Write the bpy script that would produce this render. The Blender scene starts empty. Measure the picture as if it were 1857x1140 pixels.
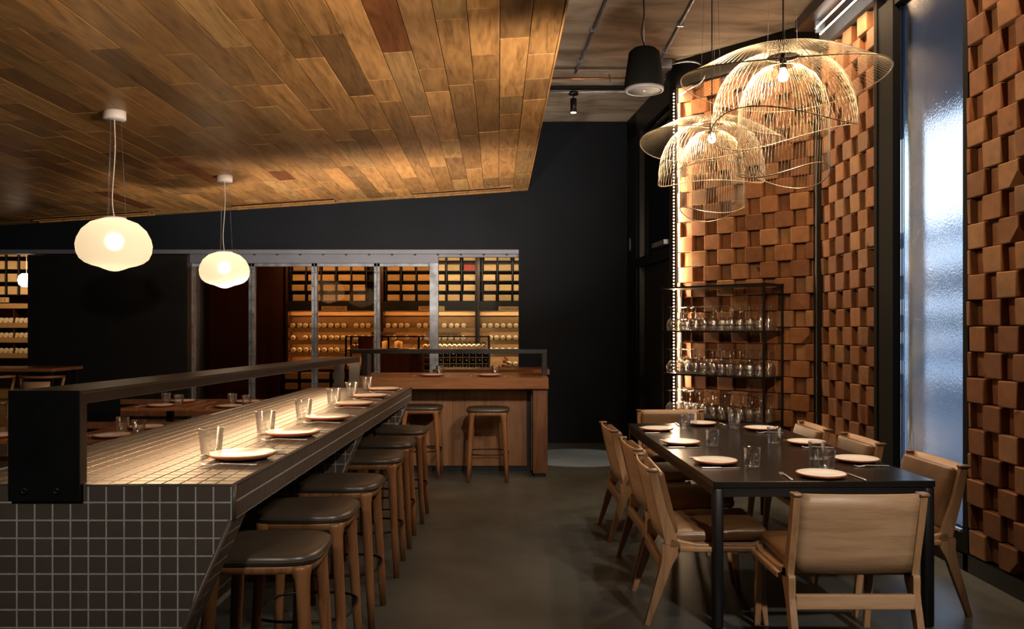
import bpy, bmesh, math, random
from mathutils import Vector, Matrix
random.seed(7)
NTH = ['first','second','third','fourth','fifth','sixth','seventh','eighth','ninth','tenth','eleventh','twelfth','thirteenth','fourteenth','fifteenth','sixteenth','seventeenth','eighteenth']
S = bpy.context.scene
COL = S.collection
PI = math.pi
F, CX, HY, H = 1500.0, 928.5, 597.0, 1.52      # photo calibration (pixels), eye height

# ------------------------------------------------------------------ camera
cam_d = bpy.data.cameras.new('camera'); cam = bpy.data.objects.new('camera', cam_d); COL.objects.link(cam)
cam.location = (0, 0, H); cam.rotation_euler = (PI/2, 0, 0)
cam_d.sensor_width = 36; cam_d.lens = F/1857*36; cam_d.shift_y = 27/1857
cam_d.clip_start = .05; cam_d.clip_end = 200
S.camera = cam
# ------------------------------------------------------------------ world, exposure
W = bpy.data.worlds.new('world'); S.world = W; W.use_nodes = True
bg = W.node_tree.nodes['Background']; bg.inputs[0].default_value = (.56, .70, .90, 1); bg.inputs[1].default_value = 2.2
S.view_settings.view_transform = 'Standard'; S.view_settings.look = 'None'
S.view_settings.gamma = 1; S.view_settings.use_curve_mapping = False
S.view_settings.exposure = 0.15
S.cycles.caustics_reflective = False; S.cycles.caustics_refractive = False
S.cycles.sample_clamp_indirect = 3
S.cycles.max_bounces = 10; S.cycles.transparent_max_bounces = 24; S.cycles.transmission_bounces = 10

GOLD = (1, .74, .42); WARM = (1, .66, .36); WARMER = (1, .55, .24); NEUT = (1, .86, .70); COOL = (.55, .72, 1)
def light(kind, loc, aim, power, color=WARM, size=.05, sy=None, angle=60, blend=.5, spread=None):
    l = bpy.data.lights.new(kind.lower()+'_light', kind); l.energy = power; l.color = color
    if kind == 'AREA':
        l.shape = 'RECTANGLE'; l.size = size; l.size_y = sy or size
        if spread: l.spread = math.radians(spread)
    else: l.shadow_soft_size = size
    if kind == 'SPOT': l.spot_size = math.radians(angle); l.spot_blend = blend
    o = bpy.data.objects.new(l.name, l); COL.objects.link(o); o.location = loc
    if aim is not None:
        o.rotation_euler = (Vector(aim)-Vector(loc)).to_track_quat('-Z', 'Y').to_euler()
    return o
# room light: ceiling spots, wall washers, shelf lights; low spots are added fill
light('SPOT', (-1.1, .2, 2.3), (-1.5, 3.2, .45), 85, NEUT, .08, angle=55, blend=1)        # tiled front
light('SPOT', (.3, 4.0, 4.1), (-.90, 4.2, .9), 105, NEUT, .05, angle=46, blend=.9)
light('SPOT', (.4, 6.1, 4.1), (-.90, 6.1, .9), 105, NEUT, .05, angle=44, blend=.9)
light('SPOT', (.3, 3.2, 2.9), (-.45, 8.9, .45), 270, NEUT, .05, angle=26, blend=.9)  # added fill for the bar front, no fixture
light('SPOT', (2.2, .3, 2.5), (1.50, 3.9, .60), 400, NEUT, .05, angle=26, blend=.8)       # chair backs
light('SPOT', (1.5, 2.6, 4.1), (1.5, 4.9, .75), 170, NEUT, .05, angle=40, blend=.8)
light('SPOT', (1.1, 5.6, 4.2), (1.45, 6.3, .75), 110, NEUT, .04, angle=44, blend=.8)
light('SPOT', (.4, 2.2, 2.7), (2.15, 8.1, 1.25), 420, WARM, .04, angle=15, blend=.8)      # added fill for the glass rack
light('SPOT', (.95, 8.8, 3.8), (.80, 9.8, 0), 420, (1,.93,.85), .02, angle=20, blend=.15)  # added spot standing in for the daylight patch on the floor
light('SPOT', (.7, 1.0, 2.6), (-.8, 4.3, .4), 150, NEUT, .06, angle=42, blend=1)  # added fill over the stools, no fixture
# added spots without fixtures, brightening the timber ceiling from below
for x, p in ((-2.8, 150), (-1.4, 230), (-.1, 190)):
    light('SPOT', (x, 8.9, 1.42), (x-.3, 10.0, 3.4), p, (1,.80,.60), .08, angle=125, blend=1)
light('SPOT', (1.0, 4.6, 2.5), (-1.5, 8.2, 3.3), 430, (1,.80,.60), .1, angle=100, blend=1)
light('SPOT', (.5, 3.2, 2.2), (-2.9, 5.2, 3.1), 430, (1,.80,.60), .1, angle=95, blend=1)
light('AREA', (2.70, 5.3, 4.07), (2.95, 5.3, 2.0), 60, WARM, 4.6, .05)
light('AREA', (2.1, 8.0, 4.12), (2.5, 8.45, 2.0), 20, WARM, 1.2, .05)
light('AREA', (-1.5, 13.2, 2.60), (-1.5, 14.0, 1.75), 26, GOLD, 4.6, .08)
for zz in (1.80, 1.47, 1.26, 1.06): light('AREA', (-1.5, 13.80, zz), (-1.5, 14.02, zz-.22), 10, GOLD, 4.5, .02)
light('AREA', (-7.2, 11.7, 2.45), (-7.2, 12.6, 1.6), 14, WARM, 1.4, .08)

# ------------------------------------------------------------------ mesh helper
class MB:
    def __init__(s): s.v = []; s.f = []; s.sm = []
    def add(s, vs, fs, smooth=False):
        n = len(s.v); s.v += [tuple(v) for v in vs]; s.f += [tuple(i+n for i in f) for f in fs]; s.sm += [smooth]*len(fs); return s
    def box(s, x0, y0, z0, x1, y1, z1):
        vs = [(x, y, z) for z in (z0, z1) for y in (y0, y1) for x in (x0, x1)]
        return s.add(vs, [(0,2,3,1), (4,5,7,6), (0,1,5,4), (2,6,7,3), (0,4,6,2), (1,3,7,5)])
    def bev(s, x0, y0, z0, x1, y1, z1, r=.01, seg=2, mat=None):
        bm = bmesh.new(); bmesh.ops.create_cube(bm, size=1)
        for v in bm.verts:
            v.co = Vector(((x0+x1)/2+v.co.x*(x1-x0), (y0+y1)/2+v.co.y*(y1-y0), (z0+z1)/2+v.co.z*(z1-z0)))
        bmesh.ops.bevel(bm, geom=list(bm.edges), offset=r, segments=seg, profile=.5, affect='EDGES')
        if mat is not None: bmesh.ops.transform(bm, matrix=mat, verts=bm.verts)
        bm.verts.index_update()
        s.add([v.co[:] for v in bm.verts], [[v.index for v in f.verts] for f in bm.faces], seg > 1); bm.free(); return s
    def tube(s, pts, r, n=6, closed=False, cap=True):
        pts = [Vector(p) for p in pts]; m = len(pts); vs = []; up = Vector((0, 0, 1)); prev = None
        rs = r if isinstance(r, (list, tuple)) else [r]*m
        for i, p in enumerate(pts):
            a = pts[(i-1) % m] if (i or closed) else p; b = pts[(i+1) % m] if (i < m-1 or closed) else p
            t = (b-a).normalized()
            if prev is None:
                ref = up if abs(t.z) < .9 else Vector((1, 0, 0)); u = t.cross(ref).normalized()
            else:
                u = (prev - t*prev.dot(t)).normalized()
            prev = u; w = t.cross(u)
            for k in range(n):
                an = 2*PI*k/n; vs.append(p+(u*math.cos(an)+w*math.sin(an))*rs[i])
        fs = []
        for i in range(m if closed else m-1):
            j = (i+1) % m
            for k in range(n): fs.append((i*n+k, i*n+(k+1) % n, j*n+(k+1) % n, j*n+k))
        if cap and not closed: fs += [tuple(range(n-1, -1, -1)), tuple((m-1)*n+k for k in range(n))]
        return s.add(vs, fs, True)
    def lathe(s, prof, n=24, cx=0, cy=0, closed=False):
        vs = []; fs = []; m = len(prof)
        for r, z in prof:
            for k in range(n): vs.append((cx+max(r, 1e-4)*math.cos(2*PI*k/n), cy+max(r, 1e-4)*math.sin(2*PI*k/n), z))
        for i in range(m if closed else m-1):
            j = (i+1) % m
            for k in range(n): fs.append((i*n+k, i*n+(k+1) % n, j*n+(k+1) % n, j*n+k))
        if not closed: fs += [tuple(range(n-1, -1, -1)), tuple((m-1)*n+k for k in range(n))]
        return s.add(vs, fs, True)
    def loft(s, rings, cap=True, smooth=True):
        n = len(rings[0]); vs = [p for r in rings for p in r]; fs = []
        for i in range(len(rings)-1):
            for k in range(n): fs.append((i*n+k, i*n+(k+1) % n, (i+1)*n+(k+1) % n, (i+1)*n+k))
        if cap: fs += [tuple(range(n-1, -1, -1)), tuple((len(rings)-1)*n+k for k in range(n))]
        return s.add(vs, fs, smooth)
    def prism(s, poly, axis, a, b, smooth=False):
        def P(p, t): return (t, p[0], p[1]) if axis == 'x' else ((p[0], t, p[1]) if axis == 'y' else (p[0], p[1], t))
        n = len(poly)
        vs = [P(p, a) for p in poly]+[P(p, b) for p in poly]
        fs = [(k, (k+1) % n, n+(k+1) % n, n+k) for k in range(n)]+[tuple(range(n-1, -1, -1)), tuple(range(n, 2*n))]
        return s.add(vs, fs, smooth)
    def mesh(s, name, mat):
        me = bpy.data.meshes.new(name); me.from_pydata(s.v, [], s.f)
        me.polygons.foreach_set('use_smooth', s.sm)
        bm = bmesh.new(); bm.from_mesh(me); bmesh.ops.recalc_face_normals(bm, faces=bm.faces); bm.to_mesh(me); bm.free()
        if mat: me.materials.append(mat)
        return me
    def build(s, name, mat, parent=None, bevel=None, **kw):
        return place(s.mesh(name, mat), name, parent, bevel=bevel, **kw)
def place(me, name, parent=None, loc=(0,0,0), rot=(0,0,0), bevel=None, **props):
    o = bpy.data.objects.new(name, me); COL.objects.link(o); o.parent = parent; o.location = loc; o.rotation_euler = rot
    if bevel:
        b = o.modifiers.new('bevel', 'BEVEL'); b.width = bevel; b.segments = 2; b.limit_method = 'ANGLE'
    for k, v in props.items(): o[k] = v
    return o
def tag(o, label, cat, group=None):
    o['label'] = label; o['category'] = cat
    if group: o['group'] = group
    return o
def thing(name, label, cat, loc=(0,0,0), rz=0, group=None):
    o = bpy.data.objects.new(name, None); COL.objects.link(o); o.location = loc; o.rotation_euler = (0, 0, rz)
    o.empty_display_size = .1
    return tag(o, label, cat, group)
def dup(root, loc, rz=None, label=None, group=None, parent=None):
    r = root.copy(); COL.objects.link(r)
    if parent is None:
        r.location = loc
        if rz is not None: r.rotation_euler = (0, 0, rz)
    else: r.parent = parent
    if label: r['label'] = label
    if group: r['group'] = group
    for ch in list(root.children): dup(ch, None, parent=r)
    return r
def struct_empty(name):
    o = bpy.data.objects.new(name, None); COL.objects.link(o); o['kind'] = 'structure'; return o
def px(x, y, Y):   # photo pixel at a known depth -> world point
    return Vector(((x-CX)*Y/F, Y, H-(y-HY)*Y/F))
def superel(a, b, z, n=32, e=4, cx=0, cy=0):
    out = []
    for k in range(n):
        t = 2*PI*k/n; c, s_ = math.cos(t), math.sin(t)
        out.append((cx+a*math.copysign(abs(c)**(2/e), c), cy+b*math.copysign(abs(s_)**(2/e), s_), z))
    return out

# ------------------------------------------------------------------ materials
def nmat(name):
    m = bpy.data.materials.new(name); m.use_nodes = True; nt = m.node_tree
    return m, nt, nt.nodes['Principled BSDF']
def N(nt, t, **kw):
    n = nt.nodes.new(t)
    for k, v in kw.items():
        if hasattr(n, k): setattr(n, k, v)
        else: n.inputs[k].default_value = v
    return n
def ramp(nt, stops, interp='LINEAR'):
    r = nt.nodes.new('ShaderNodeValToRGB'); r.color_ramp.interpolation = interp
    e = r.color_ramp.elements
    while len(e) < len(stops): e.new(.5)
    for el, (p, c) in zip(e, stops): el.position = p; el.color = (*c, 1)
    return r
def coords(nt, scale=(1,1,1), jitter=True):
    tc = N(nt, 'ShaderNodeTexCoord'); mp = N(nt, 'ShaderNodeMapping'); mp.inputs['Scale'].default_value = scale
    if jitter:
        oi = N(nt, 'ShaderNodeObjectInfo'); ml = N(nt, 'ShaderNodeMath', operation='MULTIPLY'); ml.inputs[1].default_value = 57.3
        nt.links.new(oi.outputs['Random'], ml.inputs[0]); va = N(nt, 'ShaderNodeVectorMath', operation='ADD')
        nt.links.new(tc.outputs['Object'], va.inputs[0]); nt.links.new(ml.outputs[0], va.inputs[1]); nt.links.new(va.outputs[0], mp.inputs[0])
        return mp, oi
    nt.links.new(tc.outputs['Object'], mp.inputs[0]); return mp, None
def bump(nt, bsdf, src, strength=.2, dist=.01):
    b = N(nt, 'ShaderNodeBump'); b.inputs['Strength'].default_value = strength; b.inputs['Distance'].default_value = dist
    nt.links.new(src, b.inputs['Height']); nt.links.new(b.outputs[0], bsdf.inputs['Normal'])
def plain(name, c, rough=.5, metal=0, var=.15, scale=12, bmp=0, spec=.5, coat=0):
    m, nt, b = nmat(name); mp, oi = coords(nt, (scale,)*3)
    no = N(nt, 'ShaderNodeTexNoise'); no.inputs['Scale'].default_value = 1; no.inputs['Detail'].default_value = 5; nt.links.new(mp.outputs[0], no.inputs[0])
    r = ramp(nt, [(.25, tuple(x*(1-var) for x in c)), (.75, tuple(min(1, x*(1+var)) for x in c))]); nt.links.new(no.outputs[0], r.inputs[0])
    nt.links.new(r.outputs[0], b.inputs['Base Color'])
    b.inputs['Roughness'].default_value = rough; b.inputs['Metallic'].default_value = metal; b.inputs['Specular IOR Level'].default_value = spec
    b.inputs['Coat Weight'].default_value = coat
    if bmp: bump(nt, b, no.outputs[0], bmp)
    return m
def wood(name, stops, scale=(1,12,12), rough=.45, rnd=.35, knots=False, dist=1.5, spec=.4):
    """grain along the axis with the small scale; per-object tone from Object Info random"""
    m, nt, b = nmat(name); mp, oi = coords(nt, scale)
    n1 = N(nt, 'ShaderNodeTexNoise'); n1.inputs['Scale'].default_value = 1.2; n1.inputs['Detail'].default_value = 6; n1.inputs['Distortion'].default_value = dist
    nt.links.new(mp.outputs[0], n1.inputs[0])
    n2 = N(nt, 'ShaderNodeTexNoise'); n2.inputs['Scale'].default_value = 7; n2.inputs['Detail'].default_value = 3; nt.links.new(mp.outputs[0], n2.inputs[0])
    mx = N(nt, 'ShaderNodeMix', data_type='FLOAT'); mx.inputs[0].default_value = .35
    nt.links.new(n1.outputs[0], mx.inputs[2]); nt.links.new(n2.outputs[0], mx.inputs[3])
    r = ramp(nt, stops); nt.links.new(mx.outputs[0], r.inputs[0])
    hs = N(nt, 'ShaderNodeHueSaturation'); nt.links.new(r.outputs[0], hs.inputs['Color'])
    mr = N(nt, 'ShaderNodeMapRange'); mr.inputs[3].default_value = 1-rnd; mr.inputs[4].default_value = 1+rnd*.7
    nt.links.new(oi.outputs['Random'], mr.inputs[0]); nt.links.new(mr.outputs[0], hs.inputs['Value'])
    out = hs.outputs[0]
    if knots:
        # scattered knots and a few much redder boards
        vo = N(nt, 'ShaderNodeTexVoronoi'); vo.inputs['Scale'].default_value = .55; nt.links.new(mp.outputs[0], vo.inputs[0])
        kr = ramp(nt, [(0, (.22,.16,.12)), (.05, (.55,.45,.4)), (.12, (1,1,1))]); nt.links.new(vo.outputs['Distance'], kr.inputs[0])
        mk = N(nt, 'ShaderNodeMix', data_type='RGBA', blend_type='MULTIPLY'); mk.inputs[0].default_value = .8
        nt.links.new(out, mk.inputs[6]); nt.links.new(kr.outputs[0], mk.inputs[7])
        wn = N(nt, 'ShaderNodeTexWhiteNoise', noise_dimensions='1D'); nt.links.new(oi.outputs['Random'], wn.inputs['W'])
        tr = ramp(nt, [(0, (1,.95,.9)), (.5, (.95,1,1.02)), (.62, (1.12,1.06,1)), (.78, (.72,.70,.72)), (.9, (.62,.40,.34)), (.95, (1.05,1.0,.92))], 'CONSTANT')
        nt.links.new(wn.outputs[0], tr.inputs[0])
        m2 = N(nt, 'ShaderNodeMix', data_type='RGBA', blend_type='MULTIPLY'); m2.inputs[0].default_value = 1
        nt.links.new(mk.outputs[2], m2.inputs[6]); nt.links.new(tr.outputs[0], m2.inputs[7]); out = m2.outputs[2]
    nt.links.new(out, b.inputs['Base Color']); b.inputs['Roughness'].default_value = rough; b.inputs['Specular IOR Level'].default_value = spec
    bump(nt, b, n2.outputs[0], .12, .004)
    return m
def emit(name, c, s):
    m, nt, b = nmat(name); b.inputs['Base Color'].default_value = (*c, 1); b.inputs['Emission Color'].default_value = (*c, 1); b.inputs['Emission Strength'].default_value = s
    return m

M_plank = wood('ceiling_planks', [(.28, (.12,.063,.024)), (.43, (.26,.142,.053)), (.57, (.36,.20,.075)), (.76, (.46,.275,.112))], (7.5,.9,7.5), .42, .34, knots=True, dist=2.2)
M_walnut = wood('walnut', [(.25, (.07,.03,.014)), (.5, (.15,.065,.03)), (.8, (.24,.11,.05))], (9,9,.8), .4, .2)
M_walnutX = wood('walnut_top', [(.25, (.13,.05,.02)), (.5, (.24,.10,.04)), (.8, (.33,.15,.06))], (.9,9,9), .3, .15)
M_oak = wood('oak_frame', [(.25, (.17,.09,.045)), (.5, (.29,.165,.085)), (.8, (.38,.23,.125))], (14,14,1.2), .4, .08)
M_oakX = wood('oak_veneer', [(.25, (.25,.145,.08)), (.5, (.37,.235,.14)), (.8, (.48,.32,.20))], (1.5,14,22), .4, .08, dist=.6)
M_stoolwood = wood('stool_wood', [(.25, (.14,.055,.022)), (.5, (.26,.115,.048)), (.8, (.36,.18,.08))], (14,14,1.2), .35, .15)
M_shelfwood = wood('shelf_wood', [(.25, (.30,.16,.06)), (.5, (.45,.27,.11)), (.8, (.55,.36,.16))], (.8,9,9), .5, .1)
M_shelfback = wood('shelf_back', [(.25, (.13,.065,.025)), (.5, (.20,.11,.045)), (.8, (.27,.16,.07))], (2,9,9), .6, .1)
M_barfront = wood('bar_front', [(.25, (.17,.078,.034)), (.5, (.27,.13,.06)), (.8, (.35,.185,.09))], (9,9,.8), .45, .18)
M_crate = wood('crate_wood', [(.25, (.42,.26,.12)), (.5, (.56,.38,.19)), (.8, (.66,.48,.26))], (3,3,14), .6, .25)
M_tablewood = wood('table_wood', [(.25, (.14,.05,.02)), (.5, (.25,.10,.04)), (.8, (.34,.15,.06))], (1,9,9), .3, .2)
M_tile = plain('brown_tile', (.085,.068,.058), .40, var=.12, scale=6, bmp=.06, spec=.5)
M_grout = plain('grout', (.37,.38,.40), .85, var=.2, scale=40)
M_steelblk = plain('blackened_steel', (.018,.019,.022), .34, .7, .4, 5, .04)
M_railsteel = plain('rail_steel', (.036,.035,.038), .33, .75, .35, 4, .06)
M_galv = plain('galvanized_steel', (.36,.41,.50), .42, .75, .5, 9, .05)
M_header = plain('header_steel', (.20,.225,.30), .5, .5, .15, 2)
M_blkmetal = plain('black_metal', (.012,.012,.013), .4, .5, .2, 8)
M_matte = plain('matte_black', (.004,.004,.0045), .85, 0, .1, 4, spec=.12)
M_black = plain('black_paint', (.005,.0055,.0065), .5, 0, .3, 4)
M_tabletop = plain('black_tabletop', (.009,.008,.0075), .24, 0, .15, 6, spec=.4)
M_chrome = plain('cutlery_steel', (.75,.75,.75), .30, .65, .05, 5)
M_leather = plain('brown_leather', (.15,.075,.032), .33, 0, .3, 7, .35, spec=.6)
M_seatlea = plain('taupe_leather', (.060,.048,.038), .34, 0, .12, 9, .05, spec=.6)
M_piping = plain('piping_leather', (.045,.035,.028), .4, 0, .1, 9)
M_terracotta = plain('terracotta_glaze', (.42,.13,.055), .3, 0, .15, 20)
M_glaze = plain('white_glaze', (.88,.85,.82), .25, 0, .04, 20)
M_white = plain('white_paint', (.75,.72,.72), .5, 0, .03, 20)
M_grille = plain('speaker_grille', (.24,.24,.26), .6, .2, .05, 60)
M_cream = plain('cream_paper', (.75,.62,.42), .7, 0, .1, 20)
M_bottle = plain('dark_bottle', (.015,.012,.008), .12, 0, .2, 20)
M_red = plain('red_paint', (.35,.02,.012), .5, 0, .1, 10)
M_brass = plain('champagne_wire', (.42,.34,.24), .4, .8, .05, 8)
M_copper = plain('copper', (.45,.2,.1), .3, .9, .1, 8)
M_ink = plain('lettering_ink', (.10,.05,.02), .7, 0, .05, 8)
M_reveal = plain('grey_render', (.16,.17,.20), .8, 0, .05, 3)

def charcoal_wall():
    m, nt, b = nmat('charcoal_plaster'); mp, oi = coords(nt, (1,1,1), False)
    n1 = N(nt, 'ShaderNodeTexNoise'); n1.inputs['Scale'].default_value = 1.3; n1.inputs['Detail'].default_value = 6; nt.links.new(mp.outputs[0], n1.inputs[0])
    r = ramp(nt, [(.3, (.0035,.0058,.0105)), (.7, (.0062,.0100,.0175))]); nt.links.new(n1.outputs[0], r.inputs[0])
    v = N(nt, 'ShaderNodeTexVoronoi'); v.inputs['Scale'].default_value = 16; nt.links.new(mp.outputs[0], v.inputs[0])
    r2 = ramp(nt, [(.045, (1,1,1)), (.075, (0,0,0))]); nt.links.new(v.outputs['Distance'], r2.inputs[0])
    n3 = N(nt, 'ShaderNodeTexNoise'); n3.inputs['Scale'].default_value = 9; nt.links.new(mp.outputs[0], n3.inputs[0])
    r3 = ramp(nt, [(.56, (0,0,0)), (.62, (1,1,1))]); nt.links.new(n3.outputs[0], r3.inputs[0])
    ml = N(nt, 'ShaderNodeMath', operation='MULTIPLY'); nt.links.new(r2.outputs[0], ml.inputs[0]); nt.links.new(r3.outputs[0], ml.inputs[1])
    mx = N(nt, 'ShaderNodeMix', data_type='RGBA'); nt.links.new(ml.outputs[0], mx.inputs[0]); nt.links.new(r.outputs[0], mx.inputs[6]); mx.inputs[7].default_value = (.09,.09,.10,1)
    nt.links.new(mx.outputs[2], b.inputs['Base Color']); b.inputs['Roughness'].default_value = .75; b.inputs['Specular IOR Level'].default_value = .2
    n4 = N(nt, 'ShaderNodeTexNoise'); n4.inputs['Scale'].default_value = 60; nt.links.new(mp.outputs[0], n4.inputs[0]); bump(nt, b, n4.outputs[0], .15)
    return m
M_wall = charcoal_wall()
def concrete(name, c1, c2, rough, sc=(1,1,1), spec=.4):
    m, nt, b = nmat(name); mp, oi = coords(nt, sc, False)
    n1 = N(nt, 'ShaderNodeTexNoise'); n1.inputs['Scale'].default_value = .9; n1.inputs['Detail'].default_value = 10; n1.inputs['Roughness'].default_value = .6; n1.inputs['Distortion'].default_value = .8; nt.links.new(mp.outputs[0], n1.inputs[0])
    r = ramp(nt, [(.3, c1), (.5, tuple((a+b_)/2 for a, b_ in zip(c1, c2))), (.68, c2)]); nt.links.new(n1.outputs[0], r.inputs[0])
    nt.links.new(r.outputs[0], b.inputs['Base Color'])
    rr = N(nt, 'ShaderNodeMapRange'); rr.inputs[3].default_value = rough-.1; rr.inputs[4].default_value = rough+.12
    n2 = N(nt, 'ShaderNodeTexNoise'); n2.inputs['Scale'].default_value = 3; n2.inputs['Detail'].default_value = 6; nt.links.new(mp.outputs[0], n2.inputs[0])
    nt.links.new(n2.outputs[0], rr.inputs[0]); nt.links.new(rr.outputs[0], b.inputs['Roughness']); b.inputs['Specular IOR Level'].default_value = spec
    bump(nt, b, n1.outputs[0], .08, .02)
    return m
M_floor = concrete('polished_concrete', (.045,.050,.049), (.10,.108,.104), .38)
M_slab = concrete('raw_concrete', (.10,.075,.055), (.34,.29,.24), .8, (1.2,3.5,1))

def brick_mat():
    m, nt, b = nmat('terracotta_brick'); mp, oi = coords(nt, (1,1,1))
    wn = N(nt, 'ShaderNodeTexWhiteNoise', noise_dimensions='1D'); nt.links.new(oi.outputs['Random'], wn.inputs['W'])
    r = ramp(nt, [(0, (.15,.060,.026)), (.3, (.20,.080,.032)), (.6, (.25,.105,.041)), (.85, (.29,.145,.065)), (1, (.17,.085,.045))]); nt.links.new(wn.outputs[0], r.inputs[0])
    n1 = N(nt, 'ShaderNodeTexNoise'); n1.inputs['Scale'].default_value = 14; n1.inputs['Detail'].default_value = 7; nt.links.new(mp.outputs[0], n1.inputs[0])
    r1 = ramp(nt, [(.3, (.82,.82,.82)), (.7, (1.1,1.1,1.1))]); nt.links.new(n1.outputs[0], r1.inputs[0])
    mx = N(nt, 'ShaderNodeMix', data_type='RGBA', blend_type='MULTIPLY'); mx.inputs[0].default_value = 1; nt.links.new(r.outputs[0], mx.inputs[6]); nt.links.new(r1.outputs[0], mx.inputs[7])
    n2 = N(nt, 'ShaderNodeTexNoise'); n2.inputs['Scale'].default_value = 5; n2.inputs['Detail'].default_value = 2; nt.links.new(mp.outputs[0], n2.inputs[0])
    r2 = ramp(nt, [(.70, (0,0,0)), (.76, (1,1,1))]); nt.links.new(n2.outputs[0], r2.inputs[0])   # kiln scorch marks
    mk = N(nt, 'ShaderNodeMix', data_type='RGBA'); nt.links.new(r2.outputs[0], mk.inputs[0]); nt.links.new(mx.outputs[2], mk.inputs[6]); mk.inputs[7].default_value = (.02,.012,.008,1)
    nt.links.new(mk.outputs[2], b.inputs['Base Color']); b.inputs['Roughness'].default_value = .78; b.inputs['Specular IOR Level'].default_value = .3
    bump(nt, b, n1.outputs[0], .25, .004)
    return m
M_brick = brick_mat()
def glass(name, c=(1,1,1), rough=0, ior=1.45):
    m, nt, b = nmat(name); b.inputs['Base Color'].default_value = (*c, 1); b.inputs['Transmission Weight'].default_value = 1
    b.inputs['Roughness'].default_value = rough; b.inputs['IOR'].default_value = ior
    return m, nt, b
def thin_pane(name, c, refl=.08):
    m = bpy.data.materials.new(name); m.use_nodes = True; nt = m.node_tree; nt.nodes.clear()
    o = N(nt, 'ShaderNodeOutputMaterial'); t = N(nt, 'ShaderNodeBsdfTransparent'); t.inputs[0].default_value = (*c, 1)
    g = N(nt, 'ShaderNodeBsdfGlossy'); g.inputs['Roughness'].default_value = .03; g.inputs[0].default_value = (.9,.9,.9,1)
    fr = N(nt, 'ShaderNodeFresnel'); fr.inputs[0].default_value = 1.45; mx = N(nt, 'ShaderNodeMixShader')
    nt.links.new(fr.outputs[0], mx.inputs[0]); nt.links.new(t.outputs[0], mx.inputs[1]); nt.links.new(g.outputs[0], mx.inputs[2]); nt.links.new(mx.outputs[0], o.inputs[0])
    return m
def drink_glass():
    m = bpy.data.materials.new('clear_glass'); m.use_nodes = True; nt = m.node_tree; nt.nodes.clear()
    o = N(nt, 'ShaderNodeOutputMaterial'); t = N(nt, 'ShaderNodeBsdfTransparent'); t.inputs[0].default_value = (.97,.97,.97,1)
    g = N(nt, 'ShaderNodeBsdfGlossy'); g.inputs['Roughness'].default_value = .07; g.inputs[0].default_value = (1,1,1,1)
    lw = N(nt, 'ShaderNodeLayerWeight'); lw.inputs[0].default_value = .35; mp_ = N(nt, 'ShaderNodeMapRange'); mp_.inputs[3].default_value = .10; mp_.inputs[4].default_value = .60; mx = N(nt, 'ShaderNodeMixShader')
    nt.links.new(lw.outputs['Fresnel'], mp_.inputs[0]); nt.links.new(mp_.outputs[0], mx.inputs[0]); nt.links.new(t.outputs[0], mx.inputs[1]); nt.links.new(g.outputs[0], mx.inputs[2]); nt.links.new(mx.outputs[0], o.inputs[0])
    return m
M_glass = drink_glass()
M_pane = thin_pane('clear_pane', (.93,.95,.96)); M_brownpane = thin_pane('bronze_pane', (.80,.64,.48)); M_darkpane = thin_pane('dark_pane', (.04,.045,.06))
M_frost, nt, b = glass('frosted_film', (.86,.91,.97), .11, 1.12)
mp, _ = coords(nt, (1,1,1), False); nz = N(nt, 'ShaderNodeTexNoise'); nz.inputs['Scale'].default_value = 90; nt.links.new(mp.outputs[0], nz.inputs[0]); bump(nt, b, nz.outputs[0], .35, .004)
def opal():
    m = bpy.data.materials.new('opal_glass'); m.use_nodes = True; nt = m.node_tree; nt.nodes.clear()
    o = N(nt, 'ShaderNodeOutputMaterial'); t = N(nt, 'ShaderNodeBsdfTranslucent'); t.inputs[0].default_value = (1,.95,.87,1)
    d = N(nt, 'ShaderNodeBsdfDiffuse'); d.inputs[0].default_value = (.85,.80,.72,1); mx = N(nt, 'ShaderNodeMixShader'); mx.inputs[0].default_value = .35; rf = N(nt, 'ShaderNodeBsdfRefraction'); rf.inputs['Roughness'].default_value = .85; rf.inputs['IOR'].default_value = 1.04; rf.inputs[0].default_value = (1,.95,.86,1); m3 = N(nt, 'ShaderNodeMixShader'); m3.inputs[0].default_value = .15
    nt.links.new(t.outputs[0], mx.inputs[1]); nt.links.new(d.outputs[0], mx.inputs[2]); nt.links.new(mx.outputs[0], m3.inputs[1]); nt.links.new(rf.outputs[0], m3.inputs[2]); nt.links.new(m3.outputs[0], o.inputs[0]); return m
M_opal = opal()
M_bulb = emit('bulb_glow', (1,.80,.52), 22)
M_tube = emit('led_tube_glow', (1,.84,.66), 9)
M_leddot = emit('led_dot_glow', (1,.66,.34), 30)
M_led = emit('led_strip_glow', (1,.74,.46), 6)
M_spotface = emit('spot_face_glow', (1,.8,.5), 12)

# ================================================================== SETTING
XR = 2.90                     # right wall plane
MB().box(-9.5, -3, -.1, 3.2, 11.2, 0).build('floor', M_floor, kind='structure')
MB().box(-9.5, 11.2, -.1, 3.2, 15.2, 0).build('floor', M_floor, kind='structure')
# concrete slab ceiling
MB().box(-9.5, -3, 4.36, 3.4, 11.4, 4.6).build('ceiling', M_slab, kind='structure')
MB().box(.2, 9.17, 4.30, 3.2, 11.3, 4.40).build('ceiling', M_slab, kind='structure')
# side and rear walls out of view
MB().box(-9.5, -3, 0, -9.3, 15.2, 4.5).build('wall_left', M_wall, kind='structure')
MB().box(-9.5, -3.2, 0, 3.2, -3, 4.5).build('wall_rear', M_wall, kind='structure')
# back wall: pier right of the wine room, header above it, black panel, and the far-left pier
wb = MB(); wb.box(.09, 11.07, 0, 1.75, 11.35, 4.5); wb.box(-9.3, 11.07, 2.59, .09, 11.35, 4.5); wb.build('wall_back', M_wall, kind='structure')
MB().box(-6.50, 11.10, 0, -4.36, 11.30, 2.52).build('wall_back', M_black, kind='structure')
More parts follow.
